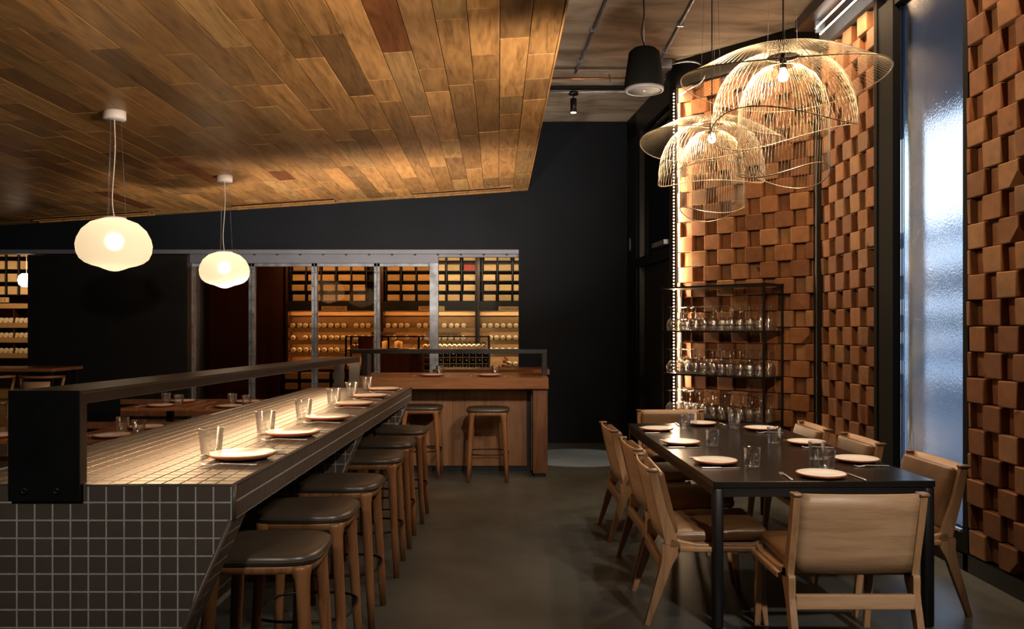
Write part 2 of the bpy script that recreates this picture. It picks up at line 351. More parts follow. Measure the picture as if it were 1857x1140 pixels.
# header channel of the wine room opening
hd = MB(); hd.box(-9.3, 11.08, 2.535, .09, 11.26, 2.588); hd.box(-4.36, 11.20, 2.42, -1.0, 11.30, 2.54); hd.box(-1.0, 11.20, 2.50, .09, 11.30, 2.54)
t = thing('steel_header', 'long grey steel header beam over the wine room opening', 'beam', (0,0,0))
hd.build('channel', M_header, t)
for k in range(14):
    x = -4.1+k*.31; bo = MB(); bo.lathe([(.0,0),(.014,0),(.014,.012),(.0,.014)], 8); bo.build('bolt', M_blkmetal, t, loc=(x, 11.17, 2.521), rot=(0,0,0))

# ---- timber ceiling -------------------------------------------------
def zc(x): return 3.366+.0665*x
tilt = math.atan(.0665); yaw = math.atan(.0173)
ceil_o = struct_empty('ceiling')
ct, st = math.cos(tilt), math.sin(tilt)
def cpt(u, v, w=0):   # u: distance left of edge (plank columns), v: along planks, w: down
    x = .200-u*ct+(11.07-v)*.0173
    return Vector((x, v, zc(x)-w))
PW = .19; planks = []
for c in range(44):
    v = 11.02-.12; first = True
    while v > 2.7:
        L = random.choice((.55,.8,1.05,1.3,1.6,1.9,2.3))
        if first: L *= random.uniform(.3, 1); first = False
        v2 = max(v-L, 2.6); planks.append((c*PW, (c+1)*PW, v2, v)); v = v2
def plank_obj(u0, u1, v0, v1):
    g = .0016; dr = random.uniform(0, .003)
    c0 = cpt((u0+u1)/2, (v0+v1)/2); R = Matrix.Rotation(yaw, 3, 'Z') @ Matrix.Rotation(-tilt, 3, 'Y')
    hx, hy = (u1-u0)/2-g, (v1-v0)/2-g; b_ = .003
    m = MB(); vs = [(-hx,-hy,.02),(hx,-hy,.02),(hx,hy,.02),(-hx,hy,.02), (-hx,-hy,-dr+b_),(hx,-hy,-dr+b_),(hx,hy,-dr+b_),(-hx,hy,-dr+b_),
        (-hx+b_,-hy+b_,-dr),(hx-b_,-hy+b_,-dr),(hx-b_,hy-b_,-dr),(-hx+b_,hy-b_,-dr)]
    m.add(vs, [(0,1,2,3),(8,9,10,11)]+[(k,(k+1)%4,4+(k+1)%4,4+k) for k in range(4)]+[(4+k,4+(k+1)%4,8+(k+1)%4,8+k) for k in range(4)])
    me = m.mesh('plank', M_plank); o = place(me, 'plank', ceil_o, loc=c0); o.rotation_euler = R.to_euler(); return o
def parea(p):
    c = cpt((p[0]+p[1])/2, (p[2]+p[3])/2); X = CX+c.x/c.y*F; Yp = HY-(c.z-H)/c.y*F
    inside = (-150 < X < 2000 and -250 < Yp)
    return (p[3]-p[2])/c.y**3*(1 if inside else .01)
planks.sort(key=parea, reverse=True)
for p in planks[:296]: plank_obj(*p)
rest = MB()
for u0, u1, v0, v1 in planks[296:]:
    q = [cpt(u0+.002, v0+.002), cpt(u1-.002, v0+.002), cpt(u1-.002, v1-.002), cpt(u0+.002, v1-.002)]
    rest.add([p for p in q]+[p+Vector((0,0,.02)) for p in q], [(0,1,2,3),(4,5,6,7)]+[(k,(k+1)%4,4+(k+1)%4,4+k) for k in range(4)])
rest.build('plank_field', M_plank, ceil_o, kind='stuff')
sub = MB(); P = [cpt(-.0, 11.07, -.012), cpt(9.3, 11.07, -.012), cpt(9.3, -3, -.012), cpt(-.0, -3, -.012)]
sub.add(P+[p+Vector((0,0,.12)) for p in P], [(0,1,2,3),(4,5,6,7)]+[(k,(k+1)%4,4+(k+1)%4,4+k) for k in range(4)])
sub.build('deck', M_blkmetal, ceil_o)
near = MB(); P = [cpt(-.0, 2.6), cpt(9.3, 2.6), cpt(9.3, -3), cpt(-.0, -3)]; near.add(P, [(0,1,2,3)]); near.build('near_panel', M_plank, ceil_o)
# edge board and back border board
eb = MB(); P = [cpt(-.012, 11.06, .004), cpt(0, 11.06, .004), cpt(0, 2.6, .004), cpt(-.012, 2.6, .004)]
eb.add(P+[p+Vector((0,0,.13)) for p in P], [(0,1,2,3),(4,5,6,7)]+[(k,(k+1)%4,4+(k+1)%4,4+k) for k in range(4)]); eb.build('edge_board', M_plank, ceil_o)
bb = MB(); P = [cpt(-.0, 11.065, .003), cpt(8.4, 11.065, .003), cpt(8.4, 10.90, .003), cpt(-.0, 10.90, .003)]
bb.add(P+[p+Vector((0,0,.02)) for p in P], [(0,1,2,3),(4,5,6,7)]+[(k,(k+1)%4,4+(k+1)%4,4+k) for k in range(4)]); bb.build('border_board', M_plank, ceil_o)
# linear slot diffusers near the back wall
for i, (xa, xb) in enumerate(((751, 926), (423, 607), (62, 272))):
    Yd = 10.80; a, b_ = (xa-CX)*Yd/F, (xb-CX)*Yd/F
    t = thing('slot_diffuser', ('two slot air diffuser in the timber ceiling, ' + ('at the right end by the open side', 'above the wine room glass', 'furthest left')[i]), 'air vent', (0,0,0))
    def strip(y0, y1, w0, w1, a=a, b_=b_):
        m = MB(); P = [Vector((x, y, zc(x)-w)) for w in (w0, w1) for (x, y) in ((a,y0),(b_,y0),(b_,y1),(a,y1))]
        m.add(P, [(0,1,2,3),(4,5,6,7)]+[(k,(k+1)%4,4+(k+1)%4,4+k) for k in range(4)]); return m
    strip(Yd-.12, Yd+.12, .004, .0075).build('slot', M_matte, t)
    strip(Yd-.028, Yd+.028, .006, .020).build('slat', M_plank, t)
    strip(Yd-.15, Yd-.12, .002, .010).build('slat', M_plank, t); strip(Yd+.115, Yd+.15, .002, .026).build('slat', M_plank, t)

# ---- brick walls ----------------------------------------------------
WP, WR_, BZ = .190, .128, .158
def brick_variant(k, w):
    rnd = random.Random(k*11+3); bm = bmesh.new(); bmesh.ops.create_cube(bm, size=1)
    w, h, d = w-.004+rnd.uniform(-.003,.003), .152+rnd.uniform(-.002,.002), .10
    for v in bm.verts:
        v.co = Vector((v.co.x*w, v.co.y*d-(d/2), v.co.z*h))
        if v.co.y < -.05: v.co += Vector((rnd.uniform(-.003,.003), rnd.uniform(-.004,.004), rnd.uniform(-.003,.003)))
    edges = [e for e in bm.edges if any(v.co.y < -.05 for v in e.verts)]
    bmesh.ops.bevel(bm, geom=edges, offset=.007, segments=2, profile=.5, affect='EDGES')
    if k == 5:   # chipped corner
        bmesh.ops.bisect_plane(bm, geom=list(bm.verts)+list(bm.edges)+list(bm.faces), plane_co=(.06, -.09, -.03), plane_no=(1, -1.1, -1), clear_outer=True)
        bmesh.ops.holes_fill(bm, edges=[e for e in bm.edges if e.is_boundary])
    bmesh.ops.recalc_face_normals(bm, faces=bm.faces)
    me = bpy.data.meshes.new('brick'); bm.to_mesh(me); bm.free(); me.materials.append(M_brick); return me
BV = {True: [brick_variant(k, WP) for k in range(6)], False: [brick_variant(k, WR_) for k in range(5)]}
def brick_wall(root, p0, u, n, length, rows, z0=.118, par=0):
    ang = math.atan2(u[1], u[0])
    for j in range(rows):
        s_ = -(WP+WR_)/2*((j+par) % 2); proud = True
        s_ += WR_*.0
        while s_ < length-.03:
            w = WP if proud else WR_
            a_, b2 = max(s_, 0), min(s_+w, length)
            if b2-a_ > .03:
                d = (.056 if proud else .012)+random.uniform(-.006, .006)
                c = (p0[0]+u[0]*(a_+b2)/2+n[0]*(d-.10), p0[1]+u[1]*(a_+b2)/2+n[1]*(d-.10), z0+(j+.5)*BZ)
                me = BV[True][5] if (proud and random.random() < .03) else BV[proud][random.randrange(5)]
                o = place(me, 'brick', root, loc=c); o.rotation_euler = (random.uniform(-.008,.008), random.uniform(-.008,.008), ang+random.uniform(-.01,.01))
                o.scale.x = (b2-a_)/w
            s_ += w; proud = not proud
# local brick: x along wall, front face towards -y; wall directions chosen so that -y rotated = room normal
# diagonal wall: from left end A(1.77,8.80) to corner B(2.87,7.65); u then points left->right, room normal is to the near-left
A = Vector((1.77, 8.80)); B = Vector((2.87, 7.65)); u = (B-A).normalized(); n = Vector((u.y, -u.x))
# normal of local -y after rotation by ang(u): (u.y,-u.x)
wd = struct_empty('wall_diagonal'); Ld = (B-A).length
q = [A, B, B-n*.2, A-n*.2]
MB().prism([(p.x, p.y) for p in q], 'z', 0, 4.36).build('backing', M_black, wd)
brick_wall(wd, A+u*.03, u, n, Ld-.09, 25)
# right wall beyond the window, seen left->right means decreasing Y: u=(0,-1), n=(-1,0)
wr = struct_empty('wall_right')
MB().box(XR, 6.43, 0, XR+.03, 7.9, 4.36).build('backing', M_black, wr)
brick_wall(wr, Vector((XR, 7.60)), Vector((0,-1)), Vector((-1,0)), 1.13, 25, par=1)
wn_ = struct_empty('wall_right')
MB().box(XR, 3.3, 0, XR+.2, 5.19, 4.36).build('backing', M_black, wn_)
brick_wall(wn_, Vector((XR, 5.165)), Vector((0,-1)), Vector((-1,0)), 1.7, 25, par=0)
MB().box(XR, -3, 0, XR+.2, 3.4, 4.4).build('wall_right', M_black, kind='structure')
MB().box(XR, 5.2, 0, XR+.2, 6.45, .2).build('wall_right', M_black, kind='structure')
MB().box(XR, 5.2, 4.0, XR+.2, 6.45, 4.36).build('wall_right', M_black, kind='structure')
MB().box(XR-.05, 3.0, 0, XR+.02, 7.60, .112).build('baseboard_right', M_blkmetal, kind='structure')
# slim black posts at corner and wall ends
MB().box(2.80, 7.60, 0, 2.90, 7.68, 4.36).build('trim_1', M_blkmetal, kind='structure')
MB().box(XR-.07, 6.42, 0, XR+.0, 6.47, 4.36).build('trim_2', M_matte, kind='structure')
MB().box(XR-.05, 5.172, 0, XR+.02, 5.23, 4.36).build('trim_3', M_matte, kind='structure')
MB().box(XR-.08, 3.0, 4.09, XR+.0, 7.65, 4.36).build('trim_4', M_reveal, kind='structure')
e = A+n*.07; MB().prism([(p.x, p.y) for p in (A+n*.06, B+n*.06, B, A)], 'z', 4.09, 4.36).build('trim_5', M_blkmetal, kind='structure')
MB().prism([(p.x, p.y) for p in (A-u*.10+n*.02, A-u*.01+n*.02, A-u*.01-n*.2, A-u*.10-n*.2)], 'z', 0, 4.36).build('trim_6', M_blkmetal, kind='structure')

# ---- window in the right wall --------------------------------------
w1 = struct_empty('window_1')
fm = MB(); fm.box(XR-.06, 6.17, .12, XR-.002, 6.42, 4.0); fm.box(XR-.04, 5.22, .12, XR+.05, 5.245, 4.0); fm.box(XR-.05, 5.23, .10, XR+.05, 6.2, .235); fm.box(XR-.05, 5.23, 3.94, XR+.05, 6.2, 4.02)
fm.build('window_frame', M_matte, w1)
MB().box(XR-.005, 5.245, .235, XR+.005, 6.115, 3.94).build('frosted_pane', M_frost, w1)
MB().box(XR-.004, 6.115, .235, XR+.004, 6.17, 3.94).build('clear_strip', M_pane, w1)
MB().box(XR-.055, 5.25, .235, XR-.035, 6.16, .252).build('sill_rail', M_galv, w1)
# outside of the window: render fin, pavement, pale building across the street
MB().box(XR+.07, 6.13, 0, XR+.165, 6.19, 4.4).build('wall_outside', M_reveal, kind='structure')
MB().box(XR+.3, -4, -.12, 40, 60, -.02).build('ground', M_reveal, kind='structure')
ob = thing('street_building', 'pale banded building seen blurred through the frosted window', 'building', (9,0,0))
mm = MB(); mm.box(0, 6, 0, 3, 40, 3.75); mm.build('wall', plain('pale_render', (.22,.27,.33), .8, 0, .25, .5), ob)
mw = MB()
for z0_, z1_ in ((2.75,3.35),(1.85,2.2),(1.2,1.45),(.5,.8)): mw.box(-.15, 6, z0_, 0, 40, z1_)
mw.build('band', plain('white_render', (.9,.93,.96), .7, 0, .03, .5), ob)
mw = MB(); mw.box(-.04, 6, 2.2, 0, 40, 2.75); mw.box(-.04, 6, 3.35, 0, 40, 3.6); mw.box(-.04, 6, 1.45, 0, 40, 1.85); mw.build('window_band', plain('dark_glazing', (.07,.09,.11), .4, 0, .3, 1), ob)
MB().box(XR+.2, 3.0, 4.25, 5.6, 30, 4.45).build('canopy', M_reveal, kind='structure')  # overhang slab added to darken the top of the window view

# ---- glazed side door left of the diagonal wall --------------------
def sx(Y): return 1.77-(Y-8.8)*.0925
d1 = struct_empty('door_1')
def slab(name, Y0, Y1, z0, z1, mat, off=0, th=.06):
    m = MB(); m.prism([(sx(Y0)+off, Y0), (sx(Y1)+off, Y1), (sx(Y1)+off+th, Y1), (sx(Y0)+off+th, Y0)], 'z', z0, z1); return m.build(name, mat, d1)
slab('door_leaf', 8.86, 10.35, .02, 2.30, M_black, .03)
slab('door_head', 8.82, 10.60, 2.30, 2.42, M_blkmetal, -.03, .12)
slab('transom_pane', 8.86, 10.42, 2.42, 3.90, M_darkpane, .03, .01)
slab('frame_post', 10.35, 10.45, 0, 4.1, M_blkmetal, -.03, .1)
slab('clear_strip', 10.45, 10.56, .1, 3.94, M_pane, .02, .01)
slab('clear_strip', 8.86, 10.50, 3.92, 4.00, M_pane, .02, .01)
slab('frame_post', 10.56, 11.08, 0, 4.4, M_blkmetal, -.02, .04)
slab('frame_head', 8.80, 11.08, 4.00, 4.4, M_blkmetal, -.02, .04)
slab('frame_bar', 8.86, 10.50, 3.89, 3.93, M_blkmetal, .0, .06)
slab('door_closer', 9.0, 9.5, 2.45, 2.50, M_galv, -.10, .06)
slab('frame_post', 8.78, 8.88, 0, 4.1, M_blkmetal, -.03, .12)
MB().box(1.3, 11.35, -.1, 1.6, 11.5, 4.6).build('wall_back', M_black, kind='structure')

# ---- wine room shell ------------------------------------------------
MB().box(-9.3, 14.1, 0, 1.2, 14.25, 3.2).build('wall_far', M_black, kind='structure')
MB().box(1.05, 11.3, 0, 1.2, 14.2, 3.2).build('wall_far', M_black, kind='structure')
MB().box(-9.5, 11.3, 2.95, 1.3, 14.3, 3.1).build('ceiling', M_black, kind='structure')
MB().box(-5.2, 11.35, 0, -5.05, 14.2, 3.0).build('wall_partition', M_black, kind='structure')
M_dkbrown = plain('brown_lining', (.06,.022,.010), .35, 0, .3, 1.5)
MB().box(-5.05, 13.8, 0, -3.82, 13.95, 2.95).build('wall_lining', M_dkbrown, kind='structure')
# glazing between restaurant and wine room
g = struct_empty('window_2'); YG = 11.40
def gx(x): return (x-CX)*YG/F
for a, b_ in ((356, 456), (460, 570), (573, 682), (686, 783)):
    MB().box(gx(a), YG-.004, .1, gx(b_), YG+.004, 2.41).build('bronze_pane', M_brownpane, g)
for a, b_ in ((453, 457.5), (458.5, 463), (566.5, 571), (572, 576.5), (679.5, 684), (685, 689.5)):
    mu = MB(); mu.box(gx(a), YG-.05, .0, gx(b_), YG+.02, 2.43); mul = mu.build('mullion', M_galv, g)
    bo = MB()
    for k in range(12): bo.box((gx(a)+gx(b_))/2-.006, YG-.054, .2+k*.19, (gx(a)+gx(b_))/2+.006, YG-.05, .212+k*.19)
    bo.build('screws', M_blkmetal, mul)
MB().box(gx(356), YG-.05, 2.385, gx(783), YG+.02, 2.43).build('top_rail', M_galv, g)
MB().box(gx(345), YG-.14, 0, gx(356), YG+.0, 2.45).build('jamb_plate', M_galv, g)
t = thing('steel_column', 'mottled galvanised steel column at the right end of the bronze glazing', 'column', (gx(788.5), YG-.08, 0))
MB().box(-.058, -.05, 0, .058, .05, 2.51).build('shaft', M_galv, t)

# ---- pipes, track, conduits ----------------------------------------
t = thing('downpipe', 'dark vertical pipe in the corner of the charcoal wall', 'pipe', (px(1148,600,10.9).x, 10.9, 0))
MB().lathe([(.042,0),(.042,4.3)], 16).build('pipe', M_railsteel, t); MB().lathe([(.052,2.56),(.052,2.72)], 16).build('coupling', M_galv, t)
for i, (xt, yt, xb, yb) in enumerate(((1100,0,1043,160),(1258,0,1197,112))):
    zz = 4.335; Y0 = (zz-H)*F/(HY-yt); Y1 = (zz-H)*F/(HY-yb)
    if i == 0: Y1 = min(Y1, 9.1)
    p0 = Vector(((xt-CX)*Y0/F, Y0, zz)); p1 = Vector(((xb-CX)*Y1/F, Y1, zz)); d = (p1-p0)
    t = thing('conduit', ('grey conduit on the concrete ceiling, nearer the timber edge', 'grey conduit on the concrete ceiling, running above the black speaker')[i], 'conduit', (0,0,0))
    MB().tube([p0-d*2.0, p1], .013, 8).build('pipe', M_galv, t)
    for f in (.35, .8):
        c = p0.lerp(p1, f); MB().box(c.x-.03, c.y-.012, zz-.018, c.x+.03, c.y+.012, zz+.024).build('clip', M_galv, t)
# junction box and flexible conduit to the LED strip
t = thing('junction_box', 'small grey junction box where conduit meets the ceiling beside the speaker', 'junction box', (1.62, 8.72, 4.30))
MB().bev(-.06, -.05, -.04, .06, .05, .055, .006).build('body', M_galv, t)
cable = [(1.66,8.70,4.30),(1.8,8.62,4.31),(1.93,8.55,4.27),(1.99,8.50,4.16),(1.94,8.52,4.05),(1.84,8.60,4.02),(1.78,8.70,3.98)]
def smooth_path(P, k=4):
    P = [Vector(p) for p in P]; out = []
    for i in range(len(P)-1):
        a, b_, c, d = P[max(i-1,0)], P[i], P[i+1], P[min(i+2,len(P)-1)]
        for s in range(k):
            t_ = s/k; out.append(.5*((2*b_)+(c-a)*t_+(2*a-5*b_+4*c-d)*t_*t_+(3*b_-a-3*c+d)*t_**3))
    out.append(P[-1]); return out
tag(MB().tube(smooth_path(cable), .009, 6).build('flex_cable', M_galv), 'looping grey flexible cable from the ceiling to the brick wall top', 'cable')
t = thing('lighting_track', 'black and silver horizontal lighting track below the concrete ceiling', 'track', (0, 9.0, 0))
MB().box(.2, -.03, 4.13, 1.62, .03, 4.165).build('track', M_blkmetal, t); MB().tube([(.2, -.05, 4.09), (1.62, -.05, 4.09)], .013, 8).build('silver_rail', M_galv, t, label='thin silver rail')
MB().tube([(.2, .12, 4.285), (1.62, .12, 4.285)], .008, 6).build('copper_pipe', M_copper, t)
MB().tube([(1.07, .05, 4.30), (1.07, .0, 4.17)], .008, 6).build('hanger', M_galv, t)
t = thing('track_spotlight', 'small black cylinder spotlight hanging from the lighting track, lit', 'spotlight', (px(1040,190,8.97).x, 8.97, 3.87))
MB().lathe([(0,.0),(.034,.0),(.034,.15),(.02,.155),(0,.155)], 16).build('body', M_blkmetal, t); MB().lathe([(0,-.002),(.03,-.002),(.03,.001),(0,.001)], 16).build('lens', M_spotface, t)
MB().tube([(0,0,.15),(0,0,.2)], .008, 6).build('stem', M_blkmetal, t); MB().lathe([(0,.195),(.055,.195),(.055,.225),(0,.225)], 16).build('mount', M_blkmetal, t)
# LED tubes above the brick wall, in a steel angle
for i, (X, z) in enumerate(((2.66, 4.155), (2.70, 4.105))):
    t = thing('led_tube', ('slim glowing white ceiling tube, the outer of the pair above the brick wall', 'slim glowing white ceiling tube, the pair member nearest the brick wall')[i], 'tube light', (X, 0, z))
    MB().tube([(0, 3.2, 0), (0, 7.25, 0)], .007, 8).build('tube', M_tube, t)
t = thing('tube_bracket', 'dark steel bracket carrying the pair of ceiling light tubes', 'bracket', (0,0,0))
MB().box(2.55, 3.2, 4.20, 2.83, 7.45, 4.215).build('tray', M_railsteel, t); MB().box(2.55, 3.2, 4.215, 2.565, 7.45, 4.30).build('side', M_blkmetal, t)
for Yb in (3.5, 5.4, 7.2): MB().box(2.64, Yb-.01, 4.10, 2.72, Yb+.01, 4.2).build('clip', M_galv, t)
# vertical LED strip
light('AREA', (A.x+u.x*.014+n.x*.088, A.y+u.y*.014+n.y*.088, 2.1), (B.x-n.x*.5, B.y-n.y*.5, 2.1), 75, (1,.70,.42), .015, 3.9)
t = thing('led_strip', 'vertical strip of glowing LED dots down the left edge of the brick wall', 'led strip', (0,0,0))
c = A-u*.004+n*.085; MB().prism([(c.x, c.y),(c.x+u.x*.012, c.y+u.y*.012),(c.x+u.x*.012-n.x*.01, c.y+u.y*.012-n.y*.01),(c.x-n.x*.01, c.y-n.y*.01)], 'z', .15, 4.05).build('channel', M_blkmetal, t)
dm = MB()
for k in range(110):
    z = .3+k*.034; p = c+n*.004+u*.008; dm.bev(p.x-.006, p.y-.006, z-.006, p.x+.006, p.y+.006, z+.006, .003, 1)
dm.build('diodes', M_leddot, t, kind='stuff')

# ---- hanging speaker ------------------------------------------------
t = thing('pendant_speaker', 'black tapered pendant loudspeaker with a pale grey round grille', 'speaker', (px(1168,160,6.4).x, 6.4, 3.36))
MB().lathe([(0,.01),(.140,.01),(.150,.03),(.152,.06),(.118,.30),(.09,.325),(0,.335)], 32).build('housing', M_matte, t)
MB().lathe([(0,.004),(.134,.004),(.134,.016),(0,.016)], 32).build('grille', M_grille, t)
MB().lathe([(.132,-.002),(.149,.002),(.151,.022),(.132,.02)], 32, closed=True).build('rim', M_grille, t)
MB().lathe([(0,.0),(.010,.0),(.010,.006),(0,.006)], 10).build('badge', M_white, t)
MB().tube(smooth_path([(.01,0,.33),(-.02,0,.45),(.0,0,.6),(-.01,0,.8),(0,0,1.0)]), .006, 6).build('cable', M_black, t)
MB().tube([(0,0,.33),(-.005,0,1.0)], .0018, 4).build('suspension_wire', M_galv, t)

# ================================================================== TILED COUNTER
ZC, Y0, Y1 = 1.02, 2.679, 7.14; TP = .0579
XA, XB = -.901, -.869               # right edge near / far
LA, LB = -1.865, -1.728                 # left edge near / far
cnt = thing('tiled_counter', 'long brown tiled counter with grey grout and slanted fin legs', 'counter', (0,0,0))
def xr(Y): return XA+(XB-XA)*(Y-Y0)/(Y1-Y0)
def xl(Y): return LA+(LB-LA)*(Y-Y0)/(Y1-Y0)
ZF = ZC-2*TP-.002
core = MB(); e_ = .004
core.prism([(xl(Y0), Y0), (xr(Y0)-0, Y0), (xr(Y1), Y1), (xl(Y1), Y1)], 'z', ZF, ZC-e_)
SL = .43
XBW = -1.616
def fin(Ya, Yb):
    X = xr(Ya)-.012
    core.prism([(X, ZF), (X-SL*ZF, 0), (LA+.03, 0), (LA+.03, ZF)], 'y', Ya, Yb)
FINS = ((Y0, Y0+.178), (4.86, 5.03), (Y1-.178, Y1))
for a, b_ in FINS: fin(a, b_)
core.box(LB-.03, Y0+.1, 0, XBW, Y1-.05, ZF)
core.build('grout_core', M_grout, cnt, label='grey grout body')
tiles = []   # (corner verts quad in order, normal)
def tile_quad(p, a, b_, nrm): tiles.append((Vector(p), Vector(a), Vector(b_), Vector(nrm)))
gp = .0054
# near face: rows from the top, columns from the right edge leftwards
zt = ZC
for r in range(18):
    z1 = ZC-.002-r*TP; z0 = z1-TP
    if z0 < -.02: break
    for c in range(18):
        x1 = xr(Y0)-.008-c*TP; x0 = x1-TP
        if x0 < LA: break
        if z0 >= ZF-.01: tile_quad((x0, Y0, z0), (TP,0,0), (0,0,TP), (0,-1,0))
        else:
            zm = (z0+z1)/2
            lim_t = xr(Y0)-.012-SL*(ZF-z1); lim_b = xr(Y0)-.012-SL*(ZF-z0)
            if x0 >= lim_t: continue
            if x1 <= lim_b: tile_quad((x0, Y0, z0), (TP,0,0), (0,0,TP), (0,-1,0))
            else: tiles.append(('cut', x0, min(x1, lim_t), min(x1, lim_b), Y0, z0, z1))
# fascia (right side), two rows
nY = int((Y1-Y0)/TP)
for j in range(nY):
    ya = Y0+.012+j*TP
    for r in range(2):
        z0 = ZC-.002-(r+1)*TP; tile_quad((xr(ya), ya, z0), (xr(ya+TP)-xr(ya), TP, 0), (0,0,TP), (1,0,0))
# top
for j in range(nY):
    ya = Y0+.008+j*TP
    for c in range(17):
        x1 = xr(ya)-.006-c*TP
        if x1-TP < xl(ya)-.02: continue
        tile_quad((x1-TP, ya, ZC-e_), (TP,0,0), (0,TP,0), (0,0,1))
# slanted sides of fins, fronts of the other fins, base wall
for (a, b_) in FINS:
    X = xr(a)-.012; Ls = math.hypot(ZF, SL*ZF); ux, uz = -SL*ZF/Ls, -ZF/Ls
    for k in range(int(Ls/TP)):
        for m_ in range(3):
            y = a+.008+m_*TP
            w = min(TP, b_-y)
            if w > .02: tile_quad((X+ux*k*TP, y, ZF+uz*k*TP), (0, w, 0), (ux*TP, 0, uz*TP), (-uz, 0, ux))
for (a, b_) in FINS[1:]:
    for r in range(16):
        z1 = ZF-r*TP; z0 = z1-TP
        if z0 < 0: break
        for c in range(13):
            x0 = XBW+c*TP; lim = xr(a)-.012-SL*(ZF-z0)
            if x0+TP <= lim: tile_quad((x0, a, z0), (TP,0,0), (0,0,TP), (0,-1,0))
            elif x0 < lim: tiles.append(('cut', x0, min(x0+TP, xr(a)-.012-SL*(ZF-z1)), lim, a, z0, z1))
for j in range(int((4.86-Y0-.18)/TP)):
    for r in range(15): tile_quad((XBW, Y0+.18+j*TP, ZF-(r+1)*TP), (0,TP,0), (0,0,TP), (1,0,0))
for j in range(int((Y1-.18-5.03)/TP)):
    for r in range(15): tile_quad((XBW, 5.03+j*TP, ZF-(r+1)*TP), (0,TP,0), (0,0,TP), (1,0,0))
def tile_verts(T):
    h, bv = .0018, .0012
    if T[0] == 'cut':
        _, x0, xt, xb, Y, z0, z1 = T; g_ = gp/2
        base = [Vector((x0+g_, Y, z0+g_)), Vector((max(xb-g_, x0+g_), Y, z0+g_)), Vector((max(xt-g_, x0+g_), Y, z1-g_)), Vector((x0+g_, Y, z1-g_))]; nr = Vector((0,-1,0))
    else:
        p, a, b_, nr = T; an, bn = a.normalized(), b_.normalized(); g_ = gp/2
        base = [p+an*g_+bn*g_, p+a-an*g_+bn*g_, p+a+b_-an*g_-bn*g_, p+b_+an*g_-bn*g_]
    c = sum(base, Vector())/4
    mid = [v+nr*(h-bv) for v in base]; top = [v+(c-v).normalized()*bv*1.4+nr*h for v in base]
    return base+mid+top, c, nr
TF = [(8,9,10,11)]+[(k,(k+1)%4,4+(k+1)%4,4+k) for k in range(4)]+[(4+k,4+(k+1)%4,8+(k+1)%4,8+k) for k in range(4)]+[(3,2,1,0)]
scored = []
for T in tiles:
    vs, c, nr = tile_verts(T)
    d = Vector((c.x, c.y, c.z-H)); facing = -d.normalized().dot(nr); X = CX+c.x/c.y*F; Yp = HY-(c.z-H)/c.y*F
    a_ = max(facing, 0)/max(c.y, .1)**2*(1 if (-20 < X < 1880 and Yp < 1160) else .02)
    scored.append((a_, vs, c))
scored.sort(key=lambda s_: -s_[0])
for a_, vs, c in scored[:298]:
    MB().add([v-c for v in vs], TF).build('tile', M_tile, cnt, loc=c)
field = MB()
for a_, vs, c in scored[298:]: field.add(vs, TF)
field.build('tile_field', M_tile, cnt, kind='stuff')
# rounded edge trim
bt = MB()
bt.tube([(xr(Y0)+.0, Y0+.003, ZC-.002), (xr(Y0)+.0, Y0+.003, ZF)], .0075, 8); bt.tube([(xr(Y0)+.000, Y0, ZC-.004), (xr(Y1)+.000, Y1, ZC-.004)], .0065, 8)
X = xr(Y0)-.012; bt.tube([(X, Y0+.004, ZF), (X-SL*ZF, Y0+.004, 0)], .008, 8); bt.tube([(xl(Y0), Y0+.002, ZC-.005), (xr(Y0), Y0+.002, ZC-.005)], .005, 8)
bt.build('edge_trim', M_tile, cnt)

# ---- steel screen rail standing on the counter ---------------------
rl = thing('counter_screen_rail', 'wide black steel portal rail bolted to the near end of the tiled counter', 'rail', (0,0,0))
ra, rb = (-1.611, -1.389, 1.323), (-1.541, -1.319, 1.282)
ya, yb = 2.655, 7.17
def railbox(dx0, dx1, t0, t1, name, mat, lab=None):
    P = [(ra[0]+dx0, ya, ra[2]-t1), (ra[1]-dx1, ya, ra[2]-t1), (ra[1]-dx1, ya, ra[2]-t0), (ra[0]+dx0, ya, ra[2]-t0),
         (rb[0]+dx0, yb, rb[2]-t1), (rb[1]-dx1, yb, rb[2]-t1), (rb[1]-dx1, yb, rb[2]-t0), (rb[0]+dx0, yb, rb[2]-t0)]
    m = MB(); m.add(P, [(0,1,2,3),(7,6,5,4),(0,4,5,1),(1,5,6,2),(2,6,7,3),(3,7,4,0)]); return m.build(name, mat, rl, bevel=.002)
railbox(0, 0, 0, .008, 'top_plate', M_railsteel); railbox(.212, 0, .008, .044, 'side_flange', M_railsteel); railbox(0, .212, .008, .044, 'side_flange', M_railsteel)
railbox(.06, .14, .009, .018, 'light_channel', M_led)
MB().box(ra[0]-.004, ya-.006, .970, ra[1]+.004, ya+.004, 1.324).build('end_plate', M_steelblk, rl, bevel=.002)
MB().box(ra[1]-.010, ya+.004, 1.02, ra[1], ya+.048, 1.314).build('end_flange', M_railsteel, rl); MB().box(ra[0], ya+.004, 1.02, ra[0]+.010, ya+.048, 1.314).build('end_flange', M_railsteel, rl)
for x in (-1.561, -1.458):
    MB().lathe([(.004,-.001),(.011,-.001),(.011,.004),(.004,.004)], 12, closed=True).build('bolt', M_railsteel, rl, loc=(x, ya-.007, 1.002), rot=(PI/2,0,0))
for x0_, x1_ in ((rb[0], rb[0]+.086), (rb[1]-.091, rb[1])): MB().box(x0_, yb-.012, .94, x1_, yb, 1.25).build('end_plate', M_railsteel, rl)
light('AREA', (-1.47, 4.9, 1.27), (-1.32, 4.9, 1.02), 26, (1,.62,.32), 4.3, .05)

